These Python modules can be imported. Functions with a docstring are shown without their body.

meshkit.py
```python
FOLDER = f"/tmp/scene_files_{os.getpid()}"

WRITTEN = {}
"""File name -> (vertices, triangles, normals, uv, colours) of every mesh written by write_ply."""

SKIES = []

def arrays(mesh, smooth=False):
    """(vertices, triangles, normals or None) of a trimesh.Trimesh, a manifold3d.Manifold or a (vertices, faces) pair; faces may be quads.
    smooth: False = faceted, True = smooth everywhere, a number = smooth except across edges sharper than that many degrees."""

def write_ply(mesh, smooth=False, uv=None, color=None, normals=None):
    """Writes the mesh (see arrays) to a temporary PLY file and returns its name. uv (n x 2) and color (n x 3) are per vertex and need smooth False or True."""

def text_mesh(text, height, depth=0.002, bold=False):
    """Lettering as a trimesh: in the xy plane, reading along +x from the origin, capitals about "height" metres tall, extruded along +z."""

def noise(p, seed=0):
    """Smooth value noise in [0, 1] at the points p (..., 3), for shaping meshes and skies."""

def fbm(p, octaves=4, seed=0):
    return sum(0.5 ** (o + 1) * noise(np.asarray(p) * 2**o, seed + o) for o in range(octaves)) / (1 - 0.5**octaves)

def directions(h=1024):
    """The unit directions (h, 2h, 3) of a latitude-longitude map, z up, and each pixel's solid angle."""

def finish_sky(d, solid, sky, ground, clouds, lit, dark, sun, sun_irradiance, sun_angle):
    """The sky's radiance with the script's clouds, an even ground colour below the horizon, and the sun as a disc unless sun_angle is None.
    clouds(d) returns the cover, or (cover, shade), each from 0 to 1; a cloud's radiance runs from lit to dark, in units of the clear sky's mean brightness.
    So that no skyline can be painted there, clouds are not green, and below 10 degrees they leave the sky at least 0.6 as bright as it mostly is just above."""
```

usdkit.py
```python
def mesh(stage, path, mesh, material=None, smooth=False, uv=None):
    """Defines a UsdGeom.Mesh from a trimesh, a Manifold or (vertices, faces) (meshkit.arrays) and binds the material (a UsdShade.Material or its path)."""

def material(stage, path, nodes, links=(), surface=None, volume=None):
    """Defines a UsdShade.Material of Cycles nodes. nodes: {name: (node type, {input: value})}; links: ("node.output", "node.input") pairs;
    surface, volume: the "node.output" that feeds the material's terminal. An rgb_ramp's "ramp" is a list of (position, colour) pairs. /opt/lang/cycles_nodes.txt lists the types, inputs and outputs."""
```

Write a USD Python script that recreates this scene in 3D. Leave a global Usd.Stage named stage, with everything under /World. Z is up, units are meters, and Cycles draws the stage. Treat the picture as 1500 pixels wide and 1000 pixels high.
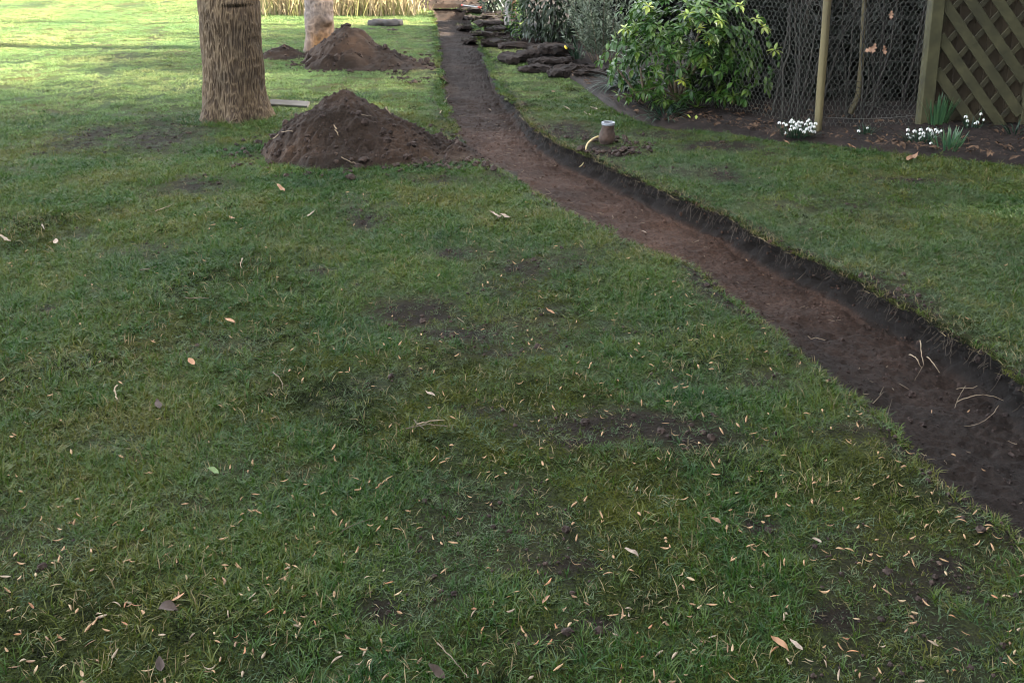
import math, random
import numpy as np
import trimesh
import usdkit
from meshkit import noise, fbm
from pxr import Usd, UsdGeom, UsdLux, UsdShade, Gf, Sdf, Vt

random.seed(7)
RNG = np.random.default_rng(11)
stage = Usd.Stage.CreateInMemory()
UsdGeom.SetStageUpAxis(stage, "Z")
UsdGeom.SetStageMetersPerUnit(stage, 1.0)
world = UsdGeom.Xform.Define(stage, "/World")
stage.SetDefaultPrim(world.GetPrim())
UsdGeom.Scope.Define(stage, "/World/Looks")

# ---------------------------------------------------------------- camera, sky, sun, exposure
CAM_H, FPX, YC, HORIZON = 1.6, 1400.0, 209.0, -130.0
PITCH = math.atan((YC - HORIZON) / FPX)
SUN_AZ, SUN_EL = math.radians(97), math.radians(26)     # azimuth clockwise from +y
SKY_STRENGTH, SUN_INTENSITY, EXPOSURE = 0.12, 1.25, 4.12

cam = UsdGeom.Camera.Define(stage, "/World/camera")
cam.CreateHorizontalApertureAttr(36.0)
cam.CreateVerticalApertureAttr(24.0)
cam.CreateFocalLengthAttr(36.0 * FPX / 1500)
cam.CreateVerticalApertureOffsetAttr(-(500 - YC) / 1500 * 36.0)
cam.CreateClippingRangeAttr(Gf.Vec2f(0.05, 2000))
cam.CreateExposureAttr(EXPOSURE)
cam.AddTranslateOp().Set(Gf.Vec3d(0, 0, CAM_H))
cam.AddRotateXOp().Set(90 - math.degrees(PITCH))

dome = UsdLux.DomeLight.Define(stage, "/World/sky")
dome.GetPrim().SetCustomDataByKey("kind", "structure")
sky_m = usdkit.material(stage, "/World/Looks/sky", {
    "s": ("sky_texture", {"sky_type": "single_scattering", "sun_disc": False, "sun_elevation": SUN_EL, "sun_rotation": SUN_AZ,
                          "aerosol_density": 2.0}),
    "tc": ("texture_coordinate", {}), "m": ("mapping", {"scale": (1, 1, 3)}),
    "n": ("noise_texture", {"scale": 2.2, "detail": 6, "roughness": 0.6}),
    "f": ("map_range", {"from_min": 0.3, "from_max": 0.65, "to_min": 0.35, "to_max": 0.9, "clamp": True}),
    "x": ("mix", {"mix_type": "mix", "color2": (3.65, 3.62, 3.5)}),
    "b": ("background_shader", {"strength": SKY_STRENGTH})},
    [("s.color", "x.color1"), ("tc.generated", "m.vector"), ("m.vector", "n.vector"), ("n.fac", "f.value"), ("f.result", "x.fac"), ("x.color", "b.color")], surface="b.background")
UsdShade.MaterialBindingAPI.Apply(dome.GetPrim()).Bind(sky_m)
sun = UsdLux.DistantLight.Define(stage, "/World/sun")
sun.CreateNormalizeAttr(True)
sun.CreateIntensityAttr(SUN_INTENSITY)
sun.CreateAngleAttr(2.5)
sun.CreateColorAttr(Gf.Vec3f(1.0, 0.90, 0.74))
SUN_DIR = np.array([math.sin(SUN_AZ) * math.cos(SUN_EL), math.cos(SUN_AZ) * math.cos(SUN_EL), math.sin(SUN_EL)])
sun.AddRotateXYZOp().Set(Gf.Vec3f(0, math.degrees(math.pi / 2 - SUN_EL), math.degrees(math.atan2(SUN_DIR[1], SUN_DIR[0]))))


# ---------------------------------------------------------------- helpers
def ray(x, y):
    dx, dy = (x - 750) / FPX, (y - YC) / FPX
    c, s = math.cos(PITCH), math.sin(PITCH)
    return np.array([dx, c - dy * s, -s - dy * c])


def px(x, y, z=0.0):
    """Where the line of sight through a point of the photograph meets the height z."""
    r = ray(x, y)
    return np.array([0, 0, CAM_H]) + r * ((z - CAM_H) / r[2])


def at_y(x, y, Y):
    r = ray(x, y)
    return np.array([0, 0, CAM_H]) + r * (Y / r[1])


def depth(Y, z=0.0):
    return Y * math.cos(PITCH) + (CAM_H - z) * math.sin(PITCH)


used = {}


def numbered(parent, name):
    k = (parent, name)
    n = used.get(k, 0)
    used[k] = n + 1
    return f"{parent}/{name}" + (f"_{n:03d}" if n else "")


def tag(prim, label=None, cat=None, group=None, kind=None):
    prim = prim.GetPrim() if hasattr(prim, "GetPrim") else prim
    for k, v in (("label", label), ("category", cat), ("group", group), ("kind", kind)):
        if v:
            prim.SetCustomDataByKey(k, v)
    return prim


def thing(name, label, cat, group=None, kind=None, loc=None):
    x = UsdGeom.Xform.Define(stage, numbered("/World", name))
    if loc is not None:
        x.AddTranslateOp().Set(Gf.Vec3d(*map(float, loc)))
    tag(x, label, cat, group, kind)
    return x


def obj(name, mesh, mat, parent=None, smooth=False, prim=None, **t):
    base = "/World" if parent is None else str(parent.GetPath())
    m = usdkit.mesh(stage, numbered(base, name), mesh, mat, smooth=smooth)
    if prim:
        for k, v in prim.items():
            pv = UsdGeom.PrimvarsAPI(m)
            v = np.asarray(v, np.float32)
            if v.ndim == 1:
                pv.CreatePrimvar(k, Sdf.ValueTypeNames.FloatArray, "vertex").Set(Vt.FloatArray.FromNumpy(v))
            else:
                pv.CreatePrimvar(k, Sdf.ValueTypeNames.Color3fArray, "vertex").Set(Vt.Vec3fArray.FromNumpy(v))
    if t:
        tag(m, **t)
    return m


def grid_faces(nr, nc, wrap=False):
    i, j = np.meshgrid(np.arange(nr - 1), np.arange(nc if wrap else nc - 1), indexing="ij")
    j2 = (j + 1) % nc
    a, b, c, d = i * nc + j, i * nc + j2, (i + 1) * nc + j2, (i + 1) * nc + j
    q = np.stack([a, b, c, d], -1).reshape(-1, 4)
    return np.vstack([q[:, [0, 1, 2]], q[:, [0, 2, 3]]])


def tube(points, radii, sides=6, cap=True):
    p = np.asarray(points, float)
    r = np.broadcast_to(radii, (len(p),))
    t = np.gradient(p, axis=0)
    t /= np.linalg.norm(t, axis=1, keepdims=True) + 1e-12
    ref = np.where(np.abs(t[:, 2:]) < 0.9, [0, 0, 1.0], [1.0, 0, 0])
    a = np.cross(t, ref[0] if np.abs(t[:, 2]).max() < 0.9 or np.abs(t[:, 2]).min() > 0.5 else ref)
    a /= np.linalg.norm(a, axis=1, keepdims=True) + 1e-12
    b, ang = np.cross(t, a), np.arange(sides) * 2 * np.pi / sides
    v = p[:, None] + r[:, None, None] * (np.cos(ang)[None, :, None] * a[:, None] + np.sin(ang)[None, :, None] * b[:, None])
    v = v.reshape(-1, 3)
    f = grid_faces(len(p), sides, True)
    if cap:
        n = len(v)
        v = np.vstack([v, p[:1], p[-1:]])
        k = np.arange(sides)
        k2 = (k + 1) % sides
        f = np.vstack([f, np.stack([np.full(sides, n), k2, k], 1), np.stack([np.full(sides, n + 1), k + n - sides, k2 + n - sides], 1)])
    return v, f


def join(parts):
    vs, fs, n = [], [], 0
    for v, f in parts:
        vs.append(v)
        fs.append(np.asarray(f) + n)
        n += len(v)
    return np.vstack(vs), np.vstack(fs)


def rot_to(d, spin=0.0):
    """Frame (3x3, columns side, along, up) whose second axis is d."""
    d = np.asarray(d, float) / np.linalg.norm(d)
    u = np.array([0, 0, 1.0]) if abs(d[2]) < 0.95 else np.array([1.0, 0, 0])
    s = np.cross(d, u)
    s /= np.linalg.norm(s)
    n = np.cross(s, d)
    c, k = math.cos(spin), math.sin(spin)
    return np.stack([c * s + k * n, d, -k * s + c * n], 1)


def box(x0, x1, y0, y1, z0, z1):
    m = trimesh.creation.box([x1 - x0, y1 - y0, z1 - z0])
    m.apply_translation([(x0 + x1) / 2, (y0 + y1) / 2, (z0 + z1) / 2])
    return np.array(m.vertices), np.array(m.faces)


def beam(a, b, w, t, normal, bev=0.004):
    """A bevelled plank from a to b: width w across, thickness t along normal."""
    a, b, n = (np.asarray(q, float) for q in (a, b, normal))
    d = b - a
    L = np.linalg.norm(d)
    d /= L
    s = np.cross(d, n)
    s /= np.linalg.norm(s)
    n = np.cross(s, d)
    sec = np.array([(-w / 2 + bev, -t / 2), (w / 2 - bev, -t / 2), (w / 2, -t / 2 + bev), (w / 2, t / 2 - bev), (w / 2 - bev, t / 2), (-w / 2 + bev, t / 2), (-w / 2, t / 2 - bev), (-w / 2, -t / 2 + bev)])
    v = np.vstack([o + sec[:, :1] * s + sec[:, 1:] * n for o in (a, b)] + [[a], [b]])
    k, k2 = np.arange(8), (np.arange(8) + 1) % 8
    f = np.vstack([np.stack([k, k2, k2 + 8], 1), np.stack([k, k2 + 8, k + 8], 1), np.stack([np.full(8, 16), k2, k], 1), np.stack([np.full(8, 17), k + 8, k2 + 8], 1)])
    return v, f


# ---------------------------------------------------------------- materials
def mat(name, nodes, links, surface="p.BSDF"):
    return usdkit.material(stage, "/World/Looks/" + name, nodes, links, surface=surface)


def simple(name, c1, c2, scale=8.0, rough=0.8, bump=0.0, bscale=60.0, stretch=(1, 1, 1), spec=0.3, mid=None, rnd=0.0, coord="position", detail=5, bdist=0.01, k=1.0):
    """Two or three tones mixed by noise, with fine relief."""
    k *= 0.84
    c1, c2, mid = (None if c is None else tuple(k * q for q in c) for c in (c1, c2, mid))
    ramp = [(0.32, c1), (0.68, c2)] if mid is None else [(0.28, c1), (0.5, mid), (0.72, c2)]
    n = {"g": ("geometry", {}) if coord == "position" else ("texture_coordinate", {}),
         "m": ("mapping", {"scale": stretch}),
         "n": ("noise_texture", {"scale": scale, "detail": detail, "roughness": 0.6}),
         "r": ("rgb_ramp", {"ramp": ramp}),
         "p": ("principled_bsdf", {"roughness": rough, "specular_ior_level": spec})}
    l = [(f"g.{coord}", "m.vector"), ("m.vector", "n.vector"), ("n.fac", "r.fac")]
    col = "r.color"
    if rnd:
        n["i"] = ("object_info", {})
        n["w"] = ("map_range", {"from_min": 0.0, "from_max": 1.0, "to_min": 1 - rnd, "to_max": 1 + rnd})
        n["h"] = ("hsv", {"fac": 1.0})
        l += [("i.random", "w.value"), ("w.result", "h.value"), (col, "h.color")]
        col = "h.color"
    l.append((col, "p.base_color"))
    if bump:
        n["bn"] = ("noise_texture", {"scale": bscale, "detail": 6, "roughness": 0.65})
        n["b"] = ("bump", {"strength": bump, "distance": bdist})
        l += [("m.vector", "bn.vector"), ("bn.fac", "b.height"), ("b.normal", "p.normal")]
    return mat(name, n, l)


def leafy(name, ramp, scale=1.2, rough=0.45, spec=0.4, trans=0.3, var=0.35, detail=3, k=1.0):
    """Leaves and blades: tone by a noise over the ground and by the blade, and some light passing through."""
    k *= 0.84 if k != 1.0 else 1.0
    ramp = [(a, tuple(k * q for q in c)) for a, c in ramp]
    n = {"g": ("geometry", {}),
         "n": ("noise_texture", {"scale": scale, "detail": detail, "roughness": 0.55}),
         "i": ("geometry", {}),
         "wn": ("white_noise_texture", {"dimensions": "4D"}),
         "o": ("object_info", {}),
         "a": ("math", {"math_type": "add"}),
         "a2": ("math", {"math_type": "multiply_add", "value2": 0.22, "value3": -0.11}),
         "a3": ("math", {"math_type": "add"}),
         "r": ("rgb_ramp", {"ramp": ramp}),
         "w": ("map_range", {"from_min": 0.0, "from_max": 1.0, "to_min": 1 - var, "to_max": 1 + var}),
         "h": ("hsv", {"fac": 1.0}),
         "p": ("principled_bsdf", {"roughness": rough, "specular_ior_level": spec}),
         "t": ("translucent_bsdf", {}),
         "x": ("mix_closure", {"fac": trans})}
    l = [("g.position", "n.vector"), ("i.random_per_island", "a.value1"), ("o.random", "a.value2"), ("a.value", "wn.w"),
         ("wn.value", "a2.value1"), ("n.fac", "a3.value1"), ("a2.value", "a3.value2"), ("a3.value", "r.fac"),
         ("i.random_per_island", "w.value"), ("w.result", "h.value"), ("r.color", "h.color"), ("h.color", "p.base_color"), ("h.color", "t.color"),
         ("p.BSDF", "x.closure1"), ("t.BSDF", "x.closure2")]
    return mat(name, n, l, surface="x.closure")


def soil_mat(name, dark, mid, light, scale=3.0, bump=0.6, dry=None, wall_shade=None):
    n = {"g": ("geometry", {}),
         "n": ("noise_texture", {"scale": scale, "detail": 8, "roughness": 0.62}),
         "r": ("rgb_ramp", {"ramp": [(0.3, dark), (0.5, mid), (0.72, light)]}),
         "n2": ("noise_texture", {"scale": 90.0, "detail": 3, "roughness": 0.6}),
         "w": ("map_range", {"from_min": 0.3, "from_max": 0.7, "to_min": 0.5, "to_max": 1.6}),
         "h": ("hsv", {"fac": 1.0}),
         "bn": ("noise_texture", {"scale": 70.0, "detail": 8, "roughness": 0.7}),
         "b": ("bump", {"strength": bump, "distance": 0.012}),
         "p": ("principled_bsdf", {"roughness": 0.95, "specular_ior_level": 0.15})}
    l = [("g.position", "n.vector"), ("n.fac", "r.fac"), ("g.position", "n2.vector"), ("n2.fac", "w.value"), ("w.result", "h.value"), ("r.color", "h.color"),
         ("h.color", "p.base_color"), ("g.position", "bn.vector"), ("bn.fac", "b.height")]
    if bump:
        l.append(("b.normal", "p.normal"))
    if wall_shade:  # shade on the cut faces, painted in as a darker soil colour
        n["ta"] = ("attribute", {"attribute": "wall_shade"})
        n["tx"] = ("mix", {"mix_type": "mix", "color2": wall_shade})
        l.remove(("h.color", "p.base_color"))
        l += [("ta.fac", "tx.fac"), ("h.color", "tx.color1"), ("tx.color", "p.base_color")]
    if dry:      # darker nearest the camera, paler and redder in the middle of the dig
        n["dr"] = ("rgb_ramp", {"ramp": [(0.3, dry[0]), (0.5, dry[1]), (0.72, dry[2])]})
        n["sx"] = ("separate_xyz", {})
        n["dn"] = ("noise_texture", {"scale": 1.6, "detail": 4, "roughness": 0.6})
        n["dy"] = ("math", {"math_type": "multiply_add", "value2": 3.0, "value3": -1.5})
        n["da"] = ("math", {"math_type": "add"})
        n["df"] = ("rgb_ramp", {"ramp": [(0.0, (0, 0, 0)), (0.20, (0, 0, 0)), (0.38, (1, 1, 1)), (0.64, (.75, .75, .75)), (0.8, (.2, .2, .2)), (1.0, (.1, .1, .1))]})
        n["ds"] = ("map_range", {"from_min": 1.0, "from_max": 11.0, "to_min": 0.0, "to_max": 1.0, "clamp": True})
        n["dx"] = ("mix", {"mix_type": "mix"})
        l.remove(("r.color", "h.color"))
        l += [("n.fac", "dr.fac"), ("g.position", "sx.vector"), ("g.position", "dn.vector"), ("dn.fac", "dy.value1"), ("dy.value", "da.value1"), ("sx.y", "da.value2"), ("da.value", "ds.value"), ("ds.result", "df.fac"),
              ("df.color", "dx.fac"), ("r.color", "dx.color1"), ("dr.color", "dx.color2"), ("dx.color", "h.color")]
    return mat(name, n, l)


M = {}
M["soil"] = soil_mat("soil", (0.0029, 0.0019, 0.0014), (0.0055, 0.0034, 0.0024), (0.0095, 0.0058, 0.0040), dry=((0.0120, 0.0064, 0.0041), (0.0212, 0.0112, 0.0072), (0.0339, 0.0187, 0.0123)), bump=1.0, wall_shade=(0.0036, 0.0027, 0.0022))
M["trench_crumb"] = soil_mat("trench_crumb", (0.0069, 0.0053, 0.0050), (0.0121, 0.0089, 0.0080), (0.0211, 0.0142, 0.0118), dry=((0.0178, 0.0101, 0.0069), (0.0307, 0.0170, 0.0118), (0.0502, 0.0291, 0.0203)), bump=0)
M["heap_soil"] = soil_mat("heap_soil", (0.0051, 0.0033, 0.0022), (0.0098, 0.0059, 0.0038), (0.0217, 0.0126, 0.0077), scale=2.2, bump=1.0)
M["bed_soil"] = soil_mat("bed_soil", (0.0044, 0.0034, 0.0030), (0.0078, 0.0056, 0.0048), (0.0156, 0.0106, 0.0084), scale=4)
M["sod_soil"] = soil_mat("sod_soil", (0.0050, 0.0039, 0.0034), (0.0095, 0.0067, 0.0056), (0.0189, 0.0139, 0.0112), scale=7, bump=1.0)
M["crumb"] = soil_mat("crumb", (0.0081, 0.0057, 0.0048), (0.0162, 0.0109, 0.0089), (0.0291, 0.0194, 0.0145), scale=12, bump=0)
GREEN = [(0.28, (0.028, 0.106, 0.021)), (0.41, (0.060, 0.188, 0.021)), (0.54, (0.135, 0.240, 0.021)), (0.68, (0.265, 0.270, 0.045))]
M["grass"] = leafy("grass", GREEN, scale=1.3, rough=0.5, spec=0.2, trans=0.25, var=0.8, detail=6)
M["sunlit_grass"] = leafy("sunlit_grass", [(0.28, (0.085, 0.155, 0.055)), (0.44, (0.115, 0.185, 0.062)), (0.57, (0.160, 0.215, 0.072)), (0.70, (0.23, 0.24, 0.095))], scale=0.7, rough=0.6, spec=0.12, trans=0.25, var=0.4, detail=6)  # paler copy of the grass, with sunlight put into its colour
M["dull_grass"] = leafy("dull_grass", [(0.3, (0.045, 0.100, 0.036)), (0.7, (0.130, 0.175, 0.075))], scale=3, rough=0.55, spec=0.2, trans=0.2, var=0.6)
M["moss"] = leafy("moss", [(0.34, (0.020, 0.028, 0.008)), (0.48, (0.062, 0.090, 0.013)), (0.66, (0.190, 0.215, 0.032))], scale=2.4, rough=0.8, spec=0.1, trans=0.15, var=0.8, detail=6)
M["straw"] = leafy("straw", [(0.3, (0.10, 0.075, 0.035)), (0.7, (0.26, 0.21, 0.11))], scale=6.0, rough=0.7, spec=0.2, trans=0.15, var=0.4)


def lawn_mat():
    n = {"g": ("geometry", {}),
         "n": ("noise_texture", {"scale": 1.1, "detail": 6, "roughness": 0.6}),
         "r": ("rgb_ramp", {"ramp": [(0.3, (0.012, 0.022, 0.008)), (0.45, (0.018, 0.030, 0.008)), (0.58, (0.024, 0.030, 0.008)), (0.7, (0.034, 0.032, 0.010))]}),
         "a": ("attribute", {"attribute": "bare"}),
         "sn": ("noise_texture", {"scale": 25.0, "detail": 6, "roughness": 0.65}),
         "sr": ("rgb_ramp", {"ramp": [(0.3, (0.0040, 0.0030, 0.0022)), (0.7, (0.0125, 0.0088, 0.0058))]}),
         "x": ("mix", {"mix_type": "mix"}),
         "fn": ("noise_texture", {"scale": 120.0, "detail": 4, "roughness": 0.7}),
         "fr": ("rgb_ramp", {"ramp": [(0.36, (0.35, 0.30, 0.26)), (0.5, (1, 1, 1)), (0.66, (2.1, 1.9, 1.4))]}),
         "y": ("mix", {"mix_type": "multiply", "fac": 1.0}),
         "bn": ("noise_texture", {"scale": 60.0, "detail": 6, "roughness": 0.7}),
         "b": ("bump", {"strength": 1.0, "distance": 0.03}),
         "p": ("principled_bsdf", {"roughness": 0.95, "specular_ior_level": 0.1})}
    l = [("g.position", "n.vector"), ("n.fac", "r.fac"), ("g.position", "sn.vector"), ("sn.fac", "sr.fac"), ("a.fac", "x.fac"), ("g.position", "fn.vector"), ("fn.fac", "fr.fac"), ("r.color", "y.color1"), ("fr.color", "y.color2"), ("y.color", "x.color1"), ("sr.color", "x.color2"),
         ("x.color", "p.base_color"), ("g.position", "bn.vector"), ("bn.fac", "b.height"), ("b.normal", "p.normal")]
    return mat("lawn", n, l)


M["lawn"] = lawn_mat()


def bark(name, ramp, attr="ridge", tint=None, bump=0.5, bscale=50, rough=0.9):
    """Bark: fissure to ridge by the attribute, broad patches of a second tone by noise."""
    n = {"a": ("attribute", {"attribute": attr}),
         "r": ("rgb_ramp", {"ramp": ramp}),
         "g": ("geometry", {}),
         "n": ("noise_texture", {"scale": 5.0, "detail": 6, "roughness": 0.6}),
         "nr": ("rgb_ramp", {"ramp": [(0.35, (0.75, 0.74, 0.76)), (0.65, (1.15, 1.08, 1.0))]}),
         "x": ("mix", {"mix_type": "multiply", "fac": 1.0}),
         "m": ("mapping", {"scale": (1, 1, 0.3)}),
         "bn": ("noise_texture", {"scale": bscale, "detail": 6, "roughness": 0.7}),
         "b": ("bump", {"strength": bump, "distance": 0.008}),
         "p": ("principled_bsdf", {"roughness": rough, "specular_ior_level": 0.2})}
    l = [("a.fac", "r.fac"), ("g.position", "n.vector"), ("n.fac", "nr.fac"), ("r.color", "x.color1"), ("nr.color", "x.color2"),
         ("g.position", "m.vector"), ("m.vector", "bn.vector"), ("bn.fac", "b.height"), ("b.normal", "p.normal"), ("x.color", "p.base_color")]
    return mat(name, n, l)


M["oak_bark"] = bark("oak_bark", [(0.0, (0.016, 0.011, 0.0072)), (0.45, (0.030, 0.0215, 0.0138)), (0.7, (0.046, 0.034, 0.0215)), (0.95, (0.066, 0.051, 0.033))])


def color_attr_mat(name, rough=0.85, bump=0.4, bscale=45.0, spec=0.2):
    n = {"a": ("attribute", {"attribute": "tone"}), "g": ("geometry", {}),
         "n": ("noise_texture", {"scale": 28.0, "detail": 6, "roughness": 0.65}),
         "w": ("map_range", {"from_min": 0.3, "from_max": 0.7, "to_min": 0.65, "to_max": 1.3}),
         "h": ("hsv", {"fac": 1.0}),
         "bn": ("noise_texture", {"scale": bscale, "detail": 6, "roughness": 0.7}),
         "b": ("bump", {"strength": bump, "distance": 0.01}),
         "p": ("principled_bsdf", {"roughness": rough, "specular_ior_level": spec})}
    l = [("g.position", "n.vector"), ("n.fac", "w.value"), ("w.result", "h.value"), ("a.color", "h.color"), ("h.color", "p.base_color"),
         ("g.position", "bn.vector"), ("bn.fac", "b.height"), ("b.normal", "p.normal")]
    return mat(name, n, l)


M["tone"] = color_attr_mat("toned_bark")
M["twig"] = simple("twig", (0.05, 0.036, 0.024), (0.14, 0.105, 0.07), scale=30, rough=0.85, rnd=0.3, k=0.7)
M["dark_twig"] = simple("dark_twig", (0.012, 0.010, 0.007), (0.050, 0.042, 0.028), scale=20, rough=0.9, k=0.22)
M["dark_root"] = simple("dark_root", (0.018, 0.013, 0.009), (0.060, 0.043, 0.028), scale=25, rough=0.9, k=0.8)
M["pale_root"] = simple("pale_root", (0.22, 0.16, 0.10), (0.45, 0.35, 0.24), scale=40, rough=0.8, rnd=0.3, k=0.45)
HUSK = []
for i_, (c_, d_) in enumerate((((.10, .055, .030), (.22, .13, .07)), ((.16, .085, .038), (.32, .20, .105)), ((.20, .135, .075), (.40, .29, .17)), ((.13, .09, .06), (.27, .21, .14)), ((.14, .055, .025), (.30, .14, .06)))):
    HUSK.append(simple(f"seed_husk_{i_}", c_, d_, scale=70, rough=0.75, bump=.4, bscale=300, k=.8))
M["seed"] = HUSK[1]
M["dead_leaf"] = simple("dead_leaf", (0.16, 0.075, 0.035), (0.36, 0.20, 0.11), scale=14, rough=0.7, rnd=0.4, k=0.65)
M["pale_leaf"] = simple("pale_leaf", (0.16, 0.12, 0.09), (0.34, 0.27, 0.21), scale=60, rough=0.75, k=0.75)
M["dark_leaf"] = simple("dark_leaf", (0.034, 0.022, 0.016), (0.085, 0.055, 0.040), scale=20, rough=0.75, k=0.5)
M["fresh_leaf"] = simple("fresh_leaf", (0.10, 0.17, 0.05), (0.20, 0.28, 0.10), scale=40, rough=0.6, k=.55)
M["litter"] = leafy("litter", [(0.3, (0.07, 0.040, 0.024)), (0.7, (0.26, 0.155, 0.09))], scale=18, rough=0.8, spec=0.15, trans=0.05, var=0.5, k=0.75)
M["shrub_leaf"] = leafy("shrub_leaf", [(0.3, (0.014, 0.060, 0.012)), (0.5, (0.050, 0.130, 0.020)), (0.7, (0.150, 0.235, 0.036))], scale=7, rough=0.42, spec=0.25, trans=0.25, var=0.6, k=1.2)
M["young_leaf"] = leafy("young_leaf", [(0.3, (0.20, 0.33, 0.035)), (0.7, (0.42, 0.46, 0.05))], scale=6, rough=0.4, spec=0.45, trans=0.3, var=0.3, k=0.75)
M["dark_foliage"] = leafy("dark_foliage", [(0.3, (0.007, 0.026, 0.008)), (0.7, (0.028, 0.068, 0.018))], scale=3, rough=0.5, spec=0.4, trans=0.15, var=0.45, k=0.6)
M["grey_foliage"] = leafy("grey_foliage", [(0.3, (0.070, 0.095, 0.060)), (0.7, (0.16, 0.19, 0.135))], scale=5, rough=0.6, spec=0.25, trans=0.2, var=0.5, k=1.5)
M["hedge_foliage"] = leafy("hedge_foliage", [(0.3, (0.007, 0.012, 0.008)), (0.7, (0.022, 0.030, 0.018))], scale=3, rough=0.6, spec=0.25, trans=0.1, var=0.5, k=0.6)
M["tree_foliage"] = leafy("tree_foliage", [(0.3, (0.018, 0.038, 0.014)), (0.7, (0.045, 0.070, 0.026))], scale=2, rough=0.6, spec=0.25, trans=0.15, var=0.4)
M["strap_leaf"] = leafy("strap_leaf", [(0.3, (0.025, 0.065, 0.040)), (0.7, (0.050, 0.110, 0.062))], scale=8, rough=0.5, spec=0.2, trans=0.2, var=0.45, k=0.6)
M["bulb_leaf"] = leafy("bulb_leaf", [(0.3, (0.030, 0.085, 0.045)), (0.7, (0.070, 0.150, 0.060))], scale=8, rough=0.4, spec=0.45, trans=0.25, var=0.4, k=1.0)
M["petal"] = simple("petal", (0.70, 0.72, 0.70), (0.82, 0.83, 0.80), scale=20, rough=0.6, k=0.48)
M["yellow_petal"] = simple("yellow_petal", (0.75, 0.52, 0.04), (0.85, 0.66, 0.10), scale=20, rough=0.5)
M["reed"] = leafy("reed", [(0.3, (0.30, 0.22, 0.11)), (0.7, (0.58, 0.47, 0.27))], scale=3, rough=0.7, spec=0.2, trans=0.25, var=0.4, k=0.75)
M["reed_green"] = leafy("reed_green", [(0.3, (0.16, 0.17, 0.06)), (0.7, (0.34, 0.33, 0.12))], scale=3, rough=0.7, spec=0.2, trans=0.25, var=0.4, k=0.75)
M["trellis_wood"] = simple("trellis_wood", (0.055, 0.052, 0.022), (0.175, 0.162, 0.072), scale=7, rough=0.85, bump=0.3, bscale=30, rnd=0.18, detail=9, mid=(0.110, 0.104, 0.044), k=0.25)
M["shaded_slat_wood"] = simple("shaded_slat_wood", (0.045, 0.040, 0.018), (0.13, 0.115, 0.052), scale=9, rough=0.9, bump=0.3, bscale=30, rnd=0.18, detail=9, k=0.22)  # slat wood darkened for the shadow behind the wide slats
M["fence_board"] = simple("fence_board", (0.030, 0.022, 0.014), (0.075, 0.058, 0.036), scale=5, rough=0.9, bump=0.3, bscale=40, stretch=(1, 1, 0.15), rnd=0.25, k=0.8)
M["stake_wood"] = simple("stake_wood", (0.13, 0.105, 0.055), (0.34, 0.28, 0.14), scale=6, rough=0.85, bump=0.3, bscale=50, stretch=(1, 1, 0.25), mid=(0.23, 0.19, 0.085), k=0.3)
M["wire"] = simple("wire", (0.030, 0.034, 0.028), (0.075, 0.078, 0.068), scale=30, rough=0.6, spec=0.3)
M["grey_board"] = simple("grey_board", (0.16, 0.15, 0.14), (0.28, 0.27, 0.255), scale=12, rough=0.85, stretch=(0.3, 1, 1), k=0.2)
M["clay_pipe"] = simple("clay_pipe", (0.035, 0.022, 0.016), (0.17, 0.10, 0.07), scale=16, rough=0.9, bump=0.8, bscale=60, mid=(0.085, 0.050, 0.035), k=0.38)
M["pipe_rim"] = simple("pipe_rim", (0.36, 0.40, 0.47), (0.52, 0.55, 0.60), scale=30, rough=0.5, k=0.28)
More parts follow.
